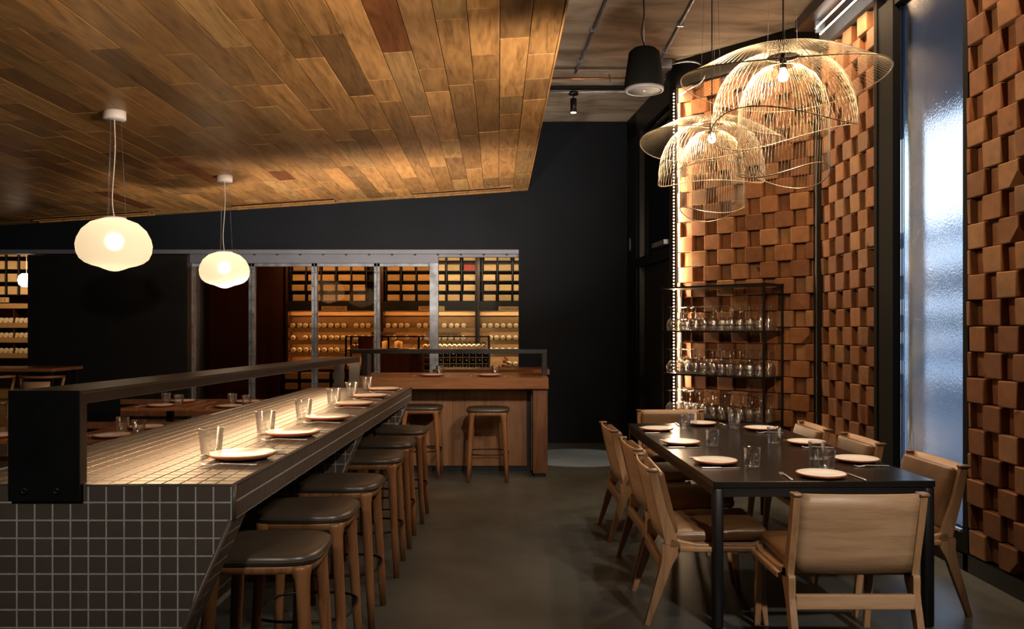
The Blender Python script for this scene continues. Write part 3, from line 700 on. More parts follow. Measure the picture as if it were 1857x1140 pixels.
# ================================================================== STOOLS
def make_stool(name='bar_stool'):
    t = thing(name, '', 'stool', (0,0,0))
    a, b_ = .218, .200
    pad = MB(); pad.loft([superel(a*.93, b_*.93, .690, 40), superel(a*.985, b_*.985, .694, 40), superel(a, b_, .706, 40), superel(a*.99, b_*.99, .720, 40), superel(a*.95, b_*.95, .729, 40, 3.6), superel(a*.80, b_*.80, .734, 40, 3.2), superel(a*.4, b_*.4, .733, 40, 2.6)])
    pd = pad.build('seat_pad', M_seatlea, t)
    pp = MB(); pp.tube([Vector(p) for p in superel(a*1.003, b_*1.003, .706, 40)], .0028, 5, closed=True); pp.build('piping', M_piping, pd)
    ap = MB(); ap.loft([superel(a*.82, b_*.82, .655, 40), superel(a*.93, b_*.93, .662, 40), superel(a*.955, b_*.955, .680, 40), superel(a*.95, b_*.95, .692, 40)]); ap.build('seat_frame', M_stoolwood, t)
    for sx_, sy_ in ((1,1),(1,-1),(-1,1),(-1,-1)):
        L = MB(); rings = []
        for z, r, o_ in ((.688, .045, .142), (.672, .043, .146), (.655, .034, .152), (.63, .0275, .156), (.58, .025, .160), (.4, .0235, .170), (.2, .021, .180), (.0, .0165, .190)):
            rings.append([(sx_*o_*1.02+r*math.cos(2*PI*k/12), sy_*o_*.98+r*math.sin(2*PI*k/12), z) for k in range(12)])
        L.loft(rings[::-1]); L.build('leg', M_stoolwood, t)
    MB().tube([Vector(p) for p in superel(.207, .200, .275, 40, 3.2)], .0065, 8, closed=True).build('foot_ring', M_blkmetal, t)
    return t
ordn = ['nearest the camera', 'second from the camera', 'third from the camera', 'fourth from the camera', 'fifth from the camera', 'sixth and furthest from the camera']
st0 = make_stool()
SP = [(-.905, 3.08), (-.915, 3.72), (-.905, 4.38), (-.905, 5.25), (-.91, 5.92), (-.895, 6.66)]
for i, (x, y) in enumerate(SP):
    lab = 'round cornered leather stool at the tiled counter, '+ordn[i]
    o = st0 if i == 0 else dup(st0, (x, y, 0))
    o.location = (x, y, 0); o.rotation_euler = (0,0,random.uniform(-.03,.03)); o['label'] = lab; o['group'] = 'stools along the tiled counter'
for (x, y, lab) in ((-.243, 8.40, 'stool in front of the walnut bar, by the bar end post'), (-.94, 8.62, 'stool in front of the walnut bar, half behind the tiled counter')):
    o = dup(st0, (x, y, 0), 0, lab, 'stools at the walnut bar')

# ================================================================== TABLEWARE
def make_plate():
    t = thing('plate', '', 'plate'); b_ = MB()
    b_.lathe([(0,0),(.080,0),(.096,.003),(.122,.013),(.1265,.019),(.1255,.0225),(.122,.0215),(.085,.013),(0,.012)], 40).build('plate_body', M_terracotta, t)
    MB().lathe([(0,.0135),(.083,.0145),(.1215,.0222),(.1205,.0235),(.083,.0165),(0,.0155)], 40, ).build('glaze', M_glaze, t, label='white glazed inside')
    return t
def make_glass():
    m = MB(); m.lathe([(0,0),(.037,0),(.0395,.004),(.0485,.105),(.0478,.107),(.0466,.105),(.0375,.014),(.034,.010),(0,.009)], 28)
    o = m.build('tumbler', M_glass); tag(o, '', 'glass'); return o
def make_fork():
    t = thing('fork', '', 'fork'); h = MB()
    h.loft([[(x, y, z) for x, y, z in ((w, y, z0+th), (-w, y, z0+th), (-w, y, z0-th), (w, y, z0-th))] for y, w, z0, th in ((-.10,.0055,.004,.0018),(-.095,.0065,.004,.002),(-.02,.004,.007,.0018),(.03,.0035,.009,.0018),(.045,.010,.007,.0012),(.055,.0125,.005,.001))])
    h.build('handle', M_chrome, t)
    tn = MB()
    for x in (-.0105,-.0035,.0035,.0105): tn.tube([(x,.052,.005),(x,.075,.003),(x*.95,.10,.009)], [.0017,.0016,.001], 5)
    tn.build('tines', M_chrome, t); return t
def make_knife():
    t = thing('knife', '', 'knife')
    MB().bev(-.005, -.11, .0, .005, .0, .007, .002, 2).build('handle', M_chrome, t)
    MB().prism([(-.001,0),(.010,.0),(.0105,.07),(.005,.10),(-.001,.108)], 'z', .002, .0035).build('blade', M_chrome, t); return t
pl0, gl0, fk0, kn0 = make_plate(), make_glass(), make_fork(), make_knife()
used = set()
def put(proto, loc, rz, label, group):
    if proto.name not in used: used.add(proto.name); o = proto
    else: o = dup(proto, loc)
    o.location = loc; o.rotation_euler = (0,0,rz); o['label'] = label; o['group'] = group; return o
GR = {'plate': 'plates laid for dinner', 'tumbler': 'water tumblers', 'fork': 'dinner forks', 'knife': 'dinner knives'}
def setting(x, y, z, rz, where, gl=(-.17,.05), fork=True, knife=True, glpos=None):
    """rz: direction the diner faces (0 = +y)."""
    c, s_ = math.cos(rz), math.sin(rz)
    def T(a, b_): return (x+a*c-b_*s_, y+a*s_+b_*c)
    put(pl0, (x, y, z), 0, 'white plate with terracotta rim '+where, GR['plate'])
    if glpos is None: g_ = T(*gl)
    else: g_ = glpos
    put(gl0, (g_[0], g_[1], z), 0, 'clear tumbler '+where, GR['tumbler'])
    if fork:
        f_ = T(-.185, -.01); put(fk0, (f_[0], f_[1], z), rz+random.uniform(-.12,.12), 'steel fork '+where, GR['fork'])
    if knife:
        k_ = T(.175, -.01); put(kn0, (k_[0], k_[1], z), rz+random.uniform(-.08,.08), 'steel knife '+where, GR['knife'])
PY = [(440,825),(531,785),(594,757),(643,732),(672,718),(697,705.5)]
for i, (x, y) in enumerate(PY):
    Yp = (H-ZC-.012)*F/(y-HY); X = (x-CX)*Yp/F
    setting(X, Yp, ZC+.001, PI/2, 'on the tiled counter, '+ordn[i], gl=(.09, .155))
for x, lab in ((783, 'on the walnut bar, left'), (886, 'on the walnut bar, right')):
    X = (x-CX)*8.72/F; setting(X, 8.72, 1.027, 0, lab, gl=(.07,.20))

# ================================================================== WALNUT BAR
bar = thing('walnut_bar', 'walnut back bar with thick top, boarded front and square end post', 'bar counter', (0,0,0))
MB().box(-1.62, 8.45, .91, .374, 9.50, 1.025).build('bar_top', M_walnutX, bar, bevel=.004)
MB().box(.215, 8.50, .04, .366, 8.68, .908).build('end_post', M_walnut, bar, bevel=.004)
MB().box(.20, 8.68, .04, .36, 9.45, .908).build('end_panel', M_walnut, bar)
bxs = [-1.6]
while bxs[-1] < .14: bxs.append(min(bxs[-1]+random.uniform(.12,.24), .16))
for a, b_ in zip(bxs[:-1], bxs[1:]):
    MB().box(a+.001, 8.86, .06, b_-.001, 8.88, .908).build('front_board', M_barfront, bar)
MB().box(-1.6, 8.88, 0, .2, 9.4, .9).build('carcass', M_black, bar); MB().box(-1.6, 8.90, 0, .34, 9.4, .06).build('plinth', M_black, bar)
MB().box(.23, 8.52, 0, .35, 8.66, .04).build('plinth', M_black, bar)
t = thing('bar_screen_rail', 'slim black steel portal rail standing on the walnut bar top', 'rail', (0,0,0))
MB().box(-1.74, 8.86, 1.26, .375, 9.10, 1.305).build('top_bar', M_railsteel, t, bevel=.003); MB().box(.325, 8.86, 1.025, .375, 9.10, 1.26).build('upright', M_railsteel, t, bevel=.003)
MB().box(-1.60, 8.86, 1.025, -1.55, 9.10, 1.26).build('upright', M_railsteel, t)
t = thing('rear_counter', 'lower walnut counter return behind the bar top', 'counter', (0,0,0))
MB().box(-.95, 9.9, .98, .45, 10.5, 1.04).build('worktop', M_walnutX, t); MB().box(-.9, 9.95, 0, .4, 10.45, .98).build('cabinet', M_black, t)
t = thing('copper_coil', 'small coiled copper ornament on the rear counter', 'ornament', (px(917,668,10.1).x, 10.1, 1.04))
MB().tube([(.06*math.cos(a*.5)*(1-a/40), .06*math.sin(a*.5)*(1-a/40), .012+a*.004) for a in range(34)], .009, 6).build('coil', M_copper, t)

# ================================================================== DINING TABLE
TA = math.radians(1.5)
dt = thing('dining_table', 'large black rectangular dining table with slim square legs', 'table', (1.555, 5.5, 0), TA)
W_, L_ = 1.14, 2.60
MB().bev(-W_/2, -L_/2, .716, W_/2, L_/2, .75, .003, 1).build('tabletop', M_tabletop, dt)
for sx_ in (-1,1):
    for sy_ in (-1,1):
        cx, cy = sx_*(W_/2-.028), sy_*(L_/2-.028); MB().bev(cx-.027, cy-.027, 0, cx+.027, cy+.027, .716, .012, 2).build('leg', M_blkmetal, dt)
MB().box(-W_/2+.05, -L_/2+.01, .67, W_/2-.05, -L_/2+.03, .716).build('apron', M_blkmetal, dt); MB().box(-W_/2+.05, L_/2-.03, .67, W_/2-.05, L_/2-.01, .716).build('apron', M_blkmetal, dt)
for sx_ in (-1,1): MB().box(sx_*(W_/2-.02)-.01, -L_/2+.05, .67, sx_*(W_/2-.02)+.01, L_/2-.05, .716).build('apron', M_blkmetal, dt)
TS = [((1192,777), -PI/2, 'on the black table, left side, furthest', (1242,777)), ((1235,801), -PI/2, 'on the black table, left side, middle', (1292,808)), ((1297,835), -PI/2, 'on the black table, left side, nearest', (1364,846)),
      ((1380,776), PI/2, 'on the black table, right side, furthest', (1332,776)), ((1462,801), PI/2, 'on the black table, right side, middle', (1404,803)), ((1553,832), PI/2, 'on the black table, right side, nearest', (1481,833)),
      ((1489,859), 0, 'on the black table, near end', (1499,850)), ((1270,767), PI, 'on the black table, far end', (1254,772))]
for (x, y), rz, lab, gpx in TS:
    Yp = (H-.765)*F/(y-HY); X = (x-CX)*Yp/F; Yg = (H-.75)*F/(gpx[1]-HY)
    setting(X, Yp, .751, rz, lab, glpos=((gpx[0]-CX)*Yg/F, Yg))

# ================================================================== DINING CHAIRS
def band(center, widths, k=6):
    """closed outline of a strip following a centre line with varying width (2-D)"""
    P = smooth_path([(a, b_, 0) for a, b_ in center], k); n_ = len(P); Wd = []
    for i in range(n_):
        f = i/(n_-1)*(len(widths)-1); j = min(int(f), len(widths)-2); q_ = f-j; q_ = q_*q_*(3-2*q_); Wd.append(widths[j]*(1-q_)+widths[j+1]*q_)
    Lf, Rt = [], []
    for i in range(n_):
        d = (P[min(i+1,n_-1)]-P[max(i-1,0)]).normalized(); nn = Vector((-d.y, d.x, 0)); Lf.append(P[i]+nn*Wd[i]/2); Rt.append(P[i]-nn*Wd[i]/2)
    return [(p.x, p.y) for p in Lf], [(p.x, p.y) for p in Rt]
def strip_prism(mb, center, widths, x0, x1, k=6):
    Lf, Rt = band(center, widths, k); n_ = len(Lf); vs = []
    for a, b_ in zip(Lf, Rt): vs += [(x0, *a), (x1, *a), (x1, *b_), (x0, *b_)]
    fs = []
    for i in range(n_-1):
        o_ = i*4
        for q_ in range(4): fs.append((o_+q_, o_+(q_+1) % 4, o_+4+(q_+1) % 4, o_+4+q_))
    fs += [(0,1,2,3), ((n_-1)*4+3, (n_-1)*4+2, (n_-1)*4+1, (n_-1)*4)]
    return mb.add(vs, fs)
def make_chair():
    t = thing('dining_chair', '', 'chair'); HW = .295
    for s_ in (-1, 1):
        x0, x1 = sorted((s_*HW, s_*(HW-.032)))
        m = MB(); strip_prism(m, [(-.335,.795), (-.295,.62), (-.245,.45), (-.240,.40), (-.275,.28), (-.365,.0)], [.040,.046,.062,.095,.052,.026], x0, x1)
        m.build('back_leg', M_oak, t, bevel=.006)
        m = MB(); strip_prism(m, [(-.25,.425), (-.10,.405), (.10,.402), (.20,.40)], [.05,.034,.034,.036], x0, x1); m.build('side_rail', M_oak, t, bevel=.005)
        m = MB(); strip_prism(m, [(.185,.425), (.205,.36), (.222,.2), (.245,.0)], [.062,.048,.038,.024], x0, x1); m.build('front_leg', M_oak, t, bevel=.006)
        xa, xb = sorted((s_*(HW+.001), s_*(HW+.026)))
        MB().bev(xa, -.20, .385, xb, .215, .412, .006, 2).build('outer_rail', M_oak, t)
        # leather loop over the top of the upright
        MB().bev(s_*(HW-.016)-.022, -.366, .786, s_*(HW-.016)+.022, -.306, .802, .007, 3).build('leather_loop', M_leather, t)
    # back panel, gently curved veneer
    rings = []; nx = 12
    for z, yb_ in ((.43,-.262),(.52,-.282),(.62,-.306),(.72,-.330),(.798,-.348)):
        rings.append((z, yb_))
    vs = []; 
    for z, yb_ in rings:
        for i in range(nx+1):
            x = -(HW-.033)+2*(HW-.033)*i/nx; vs.append((x, yb_-.020*(1-(x/(HW-.03))**2), z))
    fs = [(r_*(nx+1)+i, r_*(nx+1)+i+1, (r_+1)*(nx+1)+i+1, (r_+1)*(nx+1)+i) for r_ in range(len(rings)-1) for i in range(nx)]
    mb = MB().add(vs, fs, True); bp = mb.build('back_panel', M_oakX, t); so = bp.modifiers.new('solid', 'SOLIDIFY'); so.thickness = .010; so.offset = 0
    MB().bev(-(HW-.03), -.300, .272, HW-.03, -.272, .338, .004, 1).build('stretcher', M_oakX, t)
    MB().bev(-(HW-.03), .175, .375, HW-.03, .205, .415, .004, 1).build('front_rail', M_oakX, t)
    # cushions
    def cushion(x0, x1, y0, y1, th, M4):
        bm = bmesh.new(); bmesh.ops.create_cube(bm, size=1)
        for v in bm.verts: v.co = Vector(((x0+x1)/2+v.co.x*(x1-x0), (y0+y1)/2+v.co.y*(y1-y0), v.co.z*th))
        bmesh.ops.bevel(bm, geom=list(bm.edges), offset=th*.42, segments=4, profile=.55, affect='EDGES')
        bmesh.ops.subdivide_edges(bm, edges=[e for e in bm.edges if e.calc_length() > .15], cuts=8, use_grid_fill=True)
        for v in bm.verts:
            fx = 1-abs(2*(v.co.x-(x0+x1)/2)/(x1-x0))**3; fy = 1-abs(2*(v.co.y-(y0+y1)/2)/(y1-y0))**3
            if v.co.z > 0: v.co.z += .010*fx*fy+.0025*math.sin(v.co.x*70+v.co.y*25)*fy
        bmesh.ops.transform(bm, matrix=M4, verts=bm.verts); bm.verts.index_update()
        mb = MB().add([v.co[:] for v in bm.verts], [[v.index for v in f.verts] for f in bm.faces], True); bm.free(); return mb
    cushion(-.262, .262, -.235, .265, .058, Matrix.Translation((0, 0, .452)) @ Matrix.Rotation(math.radians(2.5), 4, 'X')).build('seat_cushion', M_leather, t)
    cushion(-.262, .262, -.165, .165, .05, Matrix.Translation((0, -.258, .622)) @ Matrix.Rotation(math.radians(90+14), 4, 'X')).build('back_cushion', M_leather, t)
    MB().box(-(HW-.033), -.22, .405, HW-.033, .19, .420).build('seat_panel', M_oakX, t)
    return t
ch0 = make_chair()
CH = [((1.065, 4.53), -PI/2, 'oak and leather chair on the left side of the black table, nearest'), ((1.085, 5.28), -PI/2, 'oak and leather chair on the left side of the black table, middle'),
      ((1.055, 6.20), -PI/2, 'oak and leather chair on the left side of the black table, furthest'),
      ((2.055, 4.66), PI/2, 'oak and leather chair on the right side of the black table, nearest'), ((2.00, 5.52), PI/2, 'oak and leather chair on the right side of the black table, middle'),
      ((1.95, 6.26), PI/2, 'oak and leather chair on the right side of the black table, furthest'),
      ((1.53, 3.98), 0, 'oak chair with its back to the camera at the near end of the black table'), ((1.41, 7.08), PI, 'oak and leather chair at the far end of the black table')]
for i, ((x, y), rz, lab) in enumerate(CH):
    o = ch0 if i == 0 else dup(ch0, (x, y, 0))
    o.location = (x, y, 0); o.rotation_euler = (0,0,rz+(0 if i == 6 else random.uniform(-.03,.03))); o['label'] = lab; o['group'] = 'chairs around the black dining table'

# ================================================================== GLASS RACK
ang = math.atan2(u.y, u.x)
O = A+u*.09+n*.07      # back-left foot of the rack
rk = thing('glass_rack', 'tall slim black metal rack of wine glasses against the brick wall', 'shelf', (O.x, O.y, 0), ang)
LW, LD = 1.14, .34     # local: x along wall, -y into room
for x in (0, LW):
    for y in (0, -LD): MB().box(x-.009, y-.009, 0, x+.009, y+.009, 1.955).build('post', M_blkmetal, rk)
SHZ = [1.95, 1.508, 1.078, .655]
for z in SHZ: MB().box(-.012, -LD-.012, z-.018, LW+.012, .012, z).build('shelf', M_blkmetal, rk)
wg = MB(); wg.lathe([(.0395,0),(.046,.03),(.0475,.055),(.042,.085),(.026,.115),(.010,.128),(.0045,.138),(.0038,.235),(.010,.242),(.036,.246),(.036,.248),(0,.249)], 18)
# open bowl downwards: thin shell
wg = MB(); prof = [(.0345,0),(.042,.025),(.0455,.055),(.042,.082),(.029,.108),(.010,.124),(.0045,.134),(.0036,.228),(.009,.236),(.037,.240),(.037,.242),(0,.243)]
inner = [(0,.121),(.008,.119),(.027,.105),(.040,.081),(.0435,.055),(.040,.026),(.0335,0)]
wg.v = []; full = prof[:]+[]
wg.lathe(inner+prof, 16)
wg0 = wg.build('wine_glass', M_glass); tag(wg0, '', 'wine glass')
shn = ['top', 'middle', 'lower']; rwn = ['front row', 'second row', 'back row']; first = True
Rz = Matrix.Rotation(ang, 3, 'Z')
for si, z in enumerate(SHZ[1:]):
    for r_ in range(3):
        for k in range(11):
            lx = .06+k*.1005+(.03 if r_ % 2 else 0)+random.uniform(-.006,.006); ly = -LD+.055+r_*.105+random.uniform(-.006,.006)
            p = Vector((O.x, O.y, 0))+Rz @ Vector((lx, ly, 0)); loc = (p.x, p.y, z+.001)
            o = wg0 if first else wg0.copy()
            if not first: COL.objects.link(o)
            first = False; o.location = loc; o.rotation_euler = (0,0,random.random()*6)
            o['label'] = 'upturned wine glass on the %s rack shelf, %s, %s from the left' % (shn[si], rwn[r_], NTH[k]); o['group'] = 'upturned wine glasses, %s shelf %s' % (shn[si], rwn[r_])

# ================================================================== PENDANTS
def globe(x, y, z, zceil, sc, label):
    t = thing('globe_pendant', label, 'pendant lamp', (x, y, z))
    R_ = .268*sc; prof = []
    pts = [(.30,.180),(.36,.176),(.62,.150),(.84,.095),(.96,.03),(1.0,-.02),(.975,-.075),(.90,-.12),(.76,-.152),(.58,-.172),(.40,-.184),(.26,-.200),(.12,-.213),(.0,-.217)]
    MB().lathe([(0.0,.178)]+[(a*R_, b_*sc) for a, b_ in pts], 48).build('shade', M_opal, t)
    MB().lathe([(0,.178*sc),(.085*sc,.178*sc),(.085*sc,.190*sc),(0,.190*sc)], 24).build('cap', M_white, t)
    bl = MB(); bl.lathe([(0,.07),(.035,.06),(.062,.02),(.045,-.035),(0,-.055)], 16).build('bulb', M_bulb, t)
    hc = zceil-z
    MB().tube(smooth_path([(0,0,.18*sc),(-.015,0,hc*.35),(.006,0,hc*.7),(0,0,hc-.05)]), .004, 6).build('flex', M_white, t)
    for k in range(3):
        a = 2*PI*k/3+.4; MB().tube([(.08*math.cos(a), .08*math.sin(a), .18*sc), (.045*math.cos(a), .045*math.sin(a), hc-.03)], .0012, 4).build('suspension_wire', M_galv, t)
    MB().lathe([(0,hc-.062),(.078,hc-.062),(.083,hc-.055),(.083,hc+.01),(0,hc+.01)], 32).build('canopy', M_white, t)
    light('POINT', (x, y, z-.01), None, 14*sc, (1,.86,.68), .03)
globe(-3.01, 6.26, 2.175, zc(-3.01)-.0, 1, 'white glass globe pendant hung from the timber ceiling, nearer and larger')
globe(-3.08, 8.86, 2.17, zc(-3.08)-.0, .97, 'white glass globe pendant hung from the timber ceiling, further away')
t = thing('globe_pendant', 'small distant white globe lamp cut by the black panel, far left', 'pendant lamp', (px(48,508,11.9).x, 11.9, px(48,508,11.9).z))
MB().lathe([(0,-.10),(.06,-.095),(.10,-.06),(.115,0),(.10,.06),(.06,.095),(0,.10)], 28).build('shade', emit('white_globe_glow', (1,.95,.9), 1.6), t); MB().tube([(0,0,.1),(0,0,.75)], .003, 4).build('flex', M_white, t)

def wire_pendant(x, y, zb, sc, rot, label):
    t = thing('wire_pendant', label, 'pendant lamp', (x, y, zb), rot)
    wr_ = .0014
    def layer(name, nw, r0, z0, R_, rimf, prof, twist, two=False, rad=wr_):
        m = MB()
        for tw in ((twist, -twist) if two else (twist,)):
            for k in range(nw):
                a0 = 2*PI*k/nw; pts = []
                a1 = a0+tw; Rr, zr = rimf(a1)
                for s_ in range(11):
                    f = s_/10; rr, zz = prof(f, r0, z0, Rr, zr); a = a0+tw*f; pts.append((rr*math.cos(a), rr*math.sin(a), zz))
                m.tube(pts, rad, 3, cap=False)
        o = m.build(name, M_brass, t)
        rm = MB(); rm.tube([(rimf(2*PI*k/96)[0]*math.cos(2*PI*k/96), rimf(2*PI*k/96)[0]*math.sin(2*PI*k/96), rimf(2*PI*k/96)[1]) for k in range(96)], .0036, 5, closed=True); rm.build('rim_wire', M_brass, o)
    # z relative to bulb
    layer('hat_wires', 120, .10, .125, .57, lambda a: (.575+.02*math.cos(2*a+.6), -.03+.035*math.cos(2*a+1.2)), lambda f, r0, z0, R1, z1: (r0+(R1-r0)*f, z0+.055*math.sin(PI*min(f*1.15,1))*(1-f)+(z1-z0)*f**1.9), .10)
    layer('dome_wires', 66, .10, .11, .41, lambda a: (.415+.012*math.cos(3*a), -.30+.05*math.cos(2*a-.5)), lambda f, r0, z0, R1, z1: (r0+(R1-r0)*math.sin(f*PI/2)**.85, z1+(z0-z1)*math.cos(f*PI/2)**.9), .34, True)
    layer('skirt_wires', 78, .06, .06, .257, lambda a: (.257+.006*math.cos(2*a), -.585+.04*math.cos(2*a+2.2)), lambda f, r0, z0, R1, z1: (r0+(R1-r0)*min(1, math.sin(min(f*2.2,1)*PI/2)), z0-(.30*(1-math.cos(min(f*2.2,1)*PI/2)) if f < .4545 else .30+(f-.4545)/.5455*(z0-z1-.30))), .14)
    MB().tube([(.10*math.cos(2*PI*k/32), .10*math.sin(2*PI*k/32), .12) for k in range(32)], .006, 6, closed=True).build('hub_ring', M_brass, t)
    MB().lathe([(0,-.03),(.022,-.022),(.032,0),(.024,.026),(.014,.045),(.014,.05),(0,.05)], 16).build('bulb', M_bulb, t)
    MB().lathe([(0,.05),(.02,.05),(.02,.13),(0,.13)], 12).build('socket', M_blkmetal, t)
    MB().tube([(0,0,.13),(0,0,4.34-zb)], .0045, 6).build('cord', M_black, t)
    for k in range(3): a = 2*PI*k/3; MB().tube([(.1*math.cos(a), .1*math.sin(a), .12), (.06*math.cos(a), .06*math.sin(a), 4.34-zb)], .0011, 4).build('suspension_wire', M_galv, t)
    light('POINT', (x, y, zb-.055), None, 44, (1,.74,.46), .035)
wire_pendant(1.60, 4.88, 3.01, 1, .3, 'large layered wire basket pendant over the near end of the table')
wire_pendant(1.60, 6.62, 3.04, 1, 1.1, 'layered wire basket pendant further back over the far end of the table')

# ================================================================== WINE ROOM CONTENTS
YS = 14.0; ks = YS/F
def sX(x): return (x-CX)*ks
def sZ(y): return H-(y-HY)*ks
bays = [(527, 692, 'left bay'), (697, 865, 'middle bay'), (869, 1012, 'right bay')]
cr = MB(); cr.bev(-.1025, -.16, -.052, .1025, .0, .052, .004, 1); crm = cr.mesh('wine_crate', M_crate)
crr = crm.copy(); crr.materials.clear(); crr.materials.append(M_red)
lid = MB(); lid.box(-.085, -.163, -.037, .085, -.160, .037); lidm = lid.mesh('end_board', M_crate)
def crate(x, y, z, label, group, me=None, rz=0):
    o = place(me or crm, 'wine_crate', None, loc=(x, y, z)); o.rotation_euler = (0,0,rz); tag(o, label, 'crate', group)
    return o
# lying bottle, end towards the room, paper tag below
bb_ = MB(); bb_.lathe([(0,0),(.030,0),(.0375,.006),(.0375,.17),(.030,.20),(.015,.225),(.0145,.29),(0,.29)], 14)
for i_, v in enumerate(bb_.v): bb_.v[i_] = (v[0], v[2]-.02, v[1]+.0375)
btm = bb_.mesh('wine_bottle', M_bottle)
cp_ = MB(); cp_.lathe([(0,0),(.033,.0),(.0385,.005),(.0385,.07),(.0375,.07)], 14)
for i_, v in enumerate(cp_.v): cp_.v[i_] = (v[0], v[2]-.0215, v[1]+.0375)
cpm = cp_.mesh('highlight_cap', M_cream)  # cream cap paints the LED highlight on the bottle end
tg_ = MB(); tg_.box(-.030, -.035, 0, .030, -.024, .032); tgm = tg_.mesh('tag', M_cream)
def bottle(x, y, z, label, group, rot=(0,0,0), tagp=True, highlight_cap=True):
    o = place(btm, 'wine_bottle', None, loc=(x, y, z), rot=rot); tag(o, label, 'bottle', group)
    if highlight_cap: place(cpm, 'highlight_cap', o)
    if tagp: place(tgm, 'tag', o)
    return o
for bi, (x0, x1, bn) in enumerate(bays):
    t = thing('wine_shelving', 'lit timber wine shelving with black crate grid above, '+bn, 'shelving', (0,0,0))
    X0, X1 = sX(x0), sX(x1)
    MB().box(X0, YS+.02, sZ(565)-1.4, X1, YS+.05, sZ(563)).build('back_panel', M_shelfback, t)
    for xx in (X0, X1): MB().box(xx-.02, YS-.24, .1, xx+.02, YS+.04, 2.9).build('upright', M_dkbrown if xx == X0 else M_black, t)
    rows = [594, 616, 638, 663] if bi else [594, 616, 638, 661]
    for k, yy in enumerate(rows):
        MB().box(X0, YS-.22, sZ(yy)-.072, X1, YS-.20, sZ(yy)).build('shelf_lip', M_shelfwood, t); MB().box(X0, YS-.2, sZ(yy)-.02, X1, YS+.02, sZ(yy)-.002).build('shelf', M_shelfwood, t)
        if bi == 0 and k == 3: continue
        nb = int((X1-X0-.12)/.105)
        for q_ in range(nb):
            if random.random() < .10: continue
            bottle(X0+.09+q_*.105+random.uniform(-.008,.008), YS-.19, sZ(yy)+.0, 'bottle lying on the %s shelf of the %s, %s from the left' % (('top','second','third','lowest')[k], bn, NTH[q_]), 'bottles on the %s shelf, %s' % (('top','second','third','lowest')[k], bn))
    MB().box(X0, YS-.05, sZ(572), X1, YS+.02, sZ(565)).build('light_ledge', M_shelfwood, t)
    MB().box(X0, YS-.245, sZ(563.5), X1, YS-.2, sZ(547)).build('label_board', M_black, t)
    MB().box(X0, YS+.0, sZ(547), X1, YS+.05, 2.95).build('upper_back', M_black, t)
    nc = int((X1-X0-.05)/.252)
    gm = MB()
    for r_ in range(6):
        zz = sZ(546.5)+r_*.168; gm.box(X0, YS-.22, zz-.008, X1, YS, zz+.004)
    for c in range(nc+1): xx = X0+.06+c*.252; gm.box(xx-.008, YS-.22, sZ(547), xx+.008, YS, 2.9)
    gm.build('crate_grid', M_blkmetal, t)
    for r_ in range(5):
        for c in range(nc):
            if r_ == 3 and bi == 1 and c == nc-1: me = crr
            else: me = crm
            lab = 'pale wine crate in the %s grid, %s row, %s from the left' % (bn, ('lowest','second','third','fourth','top')[r_], NTH[c])
            if me is crr: lab = 'red wine crate in the black grid of the middle bay'
            o = crate(X0+.06+(c+.5)*.252+random.uniform(-.012,.012), YS-.04, sZ(546.5)+.004+.052+r_*.168, lab, 'wine crates %s row %d' % (bn, r_+1), me)
t = thing('crate_stand', 'low black stand of pale wine crates under the left shelves', 'shelving', (0,0,0))
gm = MB(); XX0 = sX(524)
for xx in range(5): gm.box(XX0+xx*.262-.012, YS-.34, .3, XX0+xx*.262+.012, YS-.26, .86)
for zz in (.53, .70, .86): gm.box(XX0, YS-.34, zz-.03, XX0+4*.262, YS-.26, zz)
gm.build('frame', M_blkmetal, t)
for r_ in range(2):
    for c in range(4): crate(XX0+(c+.5)*.262, YS-.20, .53+.053+r_*.17, 'pale wooden wine crate in the low stand, %s row, %s from the left' % (('lower','upper')[r_], NTH[c]), 'crates in the low stand, %s row' % ('lower','upper')[r_])
# signs
def sign(text, x0, x1, y0, y1, Y, label, rz=0, tilt_=0):
    a, b_ = px(x0, y1, Y), px(x1, y0, Y); w, h = b_.x-a.x, b_.z-a.z
    t = thing('shelf_sign', label, 'sign', ((a.x+b_.x)/2, Y, a.z), rz)
    MB().box(-w/2, 0, 0, w/2, .012, h).build('plaque', M_crate, t)
    c = bpy.data.curves.new('lettering', 'FONT'); c.body = text; c.align_x = 'CENTER'; c.align_y = 'CENTER'; c.size = h*.82; c.extrude = .001; c.space_character = 1.08
    c.materials.append(M_ink); tmp = bpy.data.objects.new('tmp', c); me = bpy.data.meshes.new_from_object(tmp); bpy.data.objects.remove(tmp)
    o = place(me, 'lettering', t, loc=(0, -.002, h/2), rot=(PI/2,0,0)); xs = [v.co.x for v in me.vertices]; wd_ = max(xs)-min(xs)
    if wd_ > w*.92: o.scale.x = w*.92/wd_
sign('PINOT NOIR', 583, 629, 555, 563, YS-.26, 'wooden sign reading PINOT NOIR above the left shelves')
sign('TEMPRANILLO', 759, 806, 555, 563, YS-.26, 'wooden sign reading TEMPRANILLO behind the steel column')
sign('NEBBIOLO', 904, 944, 555.5, 563.5, YS-.26, 'wooden sign reading NEBBIOLO above the right shelves')
sign('SAUVIGNON BLANC', 772, 836, 602, 608.5, 12.62, 'wooden sign reading SAUVIGNON BLANC on the display rack')
